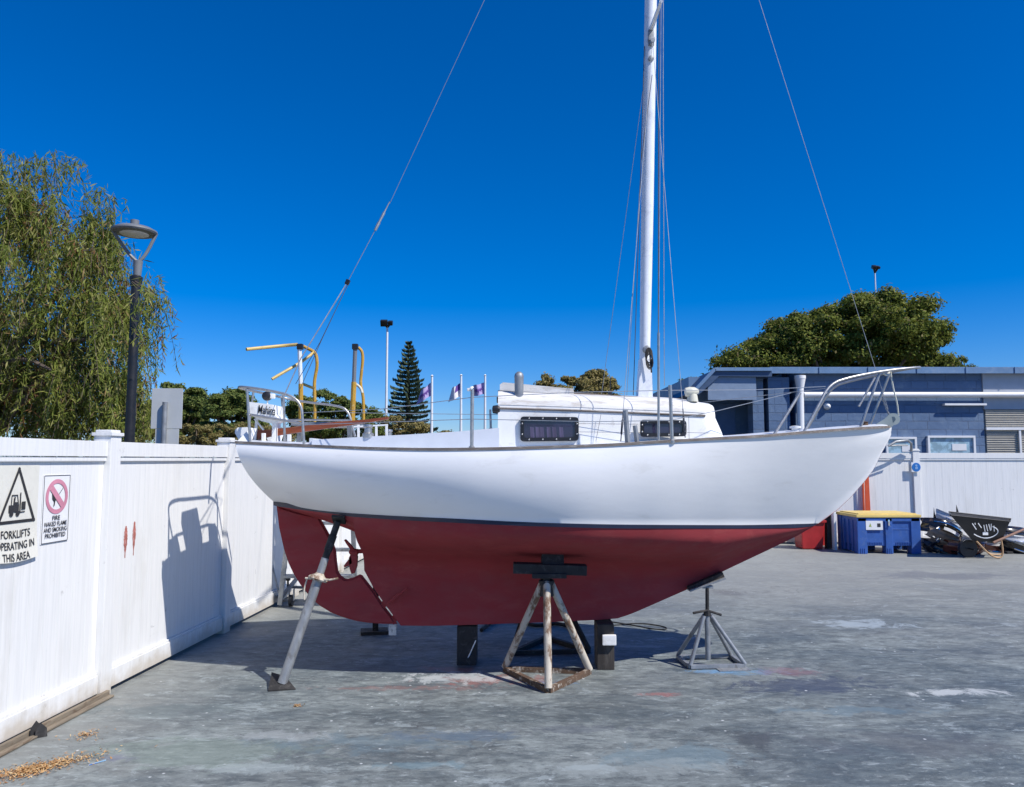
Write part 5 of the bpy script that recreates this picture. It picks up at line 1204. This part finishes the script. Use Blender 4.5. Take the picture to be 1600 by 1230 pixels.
# Willowy peppermint tree
def willow():
    r_ = random.Random(21); Y = 11.6; D = 1.7
    poly = [(-330,690),(-330,440),(-260,340),(-130,285),(-20,282),(20,285),(60,284),(92,278),(116,300),(140,312),(158,345),(172,400),(196,435),(228,448),(255,470),(248,500),(222,515),(212,560),(218,640),(212,700)]
    base = Vector((P(-60,600,Y).x, Y, 0)); root = thing('weeping_tree', 'large weeping tree with drooping narrow leaves overhanging the left fence', 'tree', base, 'trees and shrubs beyond the fences')
    tb = MB(); top = base+Vector((.2,0,2.2)); tb.tube([base, base+Vector((.1,0,1.2)), top], [.34,.28,.22], 14)
    cl = sample(poly, 230, 2, r_); mx = max(e for *_, e in cl); mbg = MB(); mbb = MB(); anchors = []
    for x, y, e in cl:
        c = P(x, y, Y); c.y += D*math.sqrt(min(1, e/mx))*r_.uniform(-1,1); rr_ = r_.uniform(.16,.42)
        for k in range(r_.randint(5, 9)): anchors.append((c+rdir(r_)*rr_*r_.random()+Vector((0,0,.15)), e, x, y))
    for x, y in ((92,250),(118,252),(150,305),(172,318),(5,245),(-5,250),(165,350),(245,455),(255,462),(215,540),(222,600),(60,258)):
        c = P(x, y+6, Y); anchors += [(c+rdir(r_)*.08, 3, x, y) for _ in range(3)]
    for q in range(9):
        x = r_.uniform(160, 232); y = r_.uniform(445, 600) if x < 212 else r_.uniform(445, 500); anchors.append((P(x, y, r_.uniform(8.9, 9.2)), 5, x, y))
    for c, e, x, y in r_.sample(anchors[:1300], 60):
        s_ = base+Vector((r_.uniform(-.2,.3),r_.uniform(-.2,.2),r_.uniform(1.4,2.6))); q = bend([s_, s_.lerp(c, .55)+Vector((0,0,.5)), c], 2)
        if e > 18: tb.tube(q, [.055*(1-k/len(q))+.008 for k in range(len(q))], 6)
    for c, e, x, y in anchors:
        brown = (50 < x < 110 and 545 < y < 625 and r_.random() < .75) or r_.random() < .04
        for q in range(4):
            L = r_.uniform(.25, 1.1)*(.45 if e == 5 else 1); lean = rdir(r_)*.32; lean.z = 0; p = c+rdir(r_)*.12; n_ = int(L/.034); path = []
            out = Vector((r_.uniform(-1,1), r_.uniform(-1,1), .35)).normalized()*.16
            for k in range(n_):
                t = k/n_; pp = p+out*math.sin(min(1, t*2)*1.57)+lean*t*L+Vector((0,0,.10*math.sin(min(1,t*3.3)*3.14)-L*t**1.35)); path.append(pp)
                ld = (Vector((0,0,-1))+rdir(r_)*r_.uniform(.3,1.3)).normalized()
                leafquad(mbb if brown else mbg, pp+ld*.05, (rdir(r_)+Vector((.5,-.6,.3))).normalized(), ld, r_.uniform(.07,.20), r_.uniform(.011,.024))
            if q == 0 and len(path) > 2: tb.tube(path[::5]+[path[-1]] if len(path) > 6 else path, .0035, 3)
    mbg.obj('crown', M['willow'], root, None, False); mbb.obj('crown', M['willowbrown'], root, None, False)['label'] = 'dry brown hanging leaves'
    part(tb, 'trunk', M['bark'], root)
willow()

# ------------------------------------------------------------------ small things on the ground
def litter(name, label, px, py, rx, ry, k, sz, seed, rotk=0):
    r_ = random.Random(seed); g0 = G(px, py); mb = MB()
    for i in range(k):
        a = r_.uniform(0,6.28); q = abs(r_.gauss(0,.5)); p = Vector((g0.x+rx*q*math.cos(a)+rotk*ry*q*math.sin(a), g0.y+ry*q*math.sin(a), r_.uniform(.003,.014)))
        n_ = (Vector((0,0,1))+rdir(r_)*.7).normalized(); leafquad(mb, p, n_, rdir(r_), sz*r_.uniform(.5,1.6), sz*.3*r_.uniform(.6,1.4))
    o = mb.obj(name, M['litter'], None, (g0.x,g0.y,0), False); tag(o, label, 'leaf litter', None, 'stuff')
litter('leaf_litter', 'heap of dry orange leaf litter at the bottom left by the fence', 55,1203,.17,.26,1700,.022,1,.8)
litter('leaf_litter', 'small scatter of dry leaf crumbs near the prop foot', 464,1104,.04,.03,70,.02,2)
litter('leaf_litter', 'thin scatter of orange leaf bits beside the left fence', 133,1150,.12,.12,130,.02,3)
m = MB(); a = G(33,1152); a = LF(a.y, .10, 0); 
for k, (dx, h_) in enumerate(((0,.10),(.03,.085))):
    m.add([a+Vector((dx,-.02,0)), a+Vector((dx+.05,.02,0)), a+Vector((dx+.045,.02,h_*.6)), a+Vector((dx+.02,0,h_)), a+Vector((dx,-.02,h_*.6)), a+Vector((dx+.012,.012,0)), a+Vector((dx+.02,.02,h_*.8))], [(0,1,2,3,4),(0,5,6,3,4),(5,1,2,3,6)])
tag(m.obj('bent_bracket', M['blackrub'], None, a), 'little dark bent metal tab sticking up at the foot of the left fence', 'bracket')
m = MB(); a = G(152,1193); m.prism([a+Vector((-.03,-.035,.002)), a+Vector((.03,.03,.003)), a+Vector((.03,.032,.010)), a+Vector((-.03,-.032,.006))], (.002,.0,0)); tag(m.obj('glass_shard', M['chrome'], None, a), 'small glinting shard lying on the concrete near the leaf litter', 'shard')
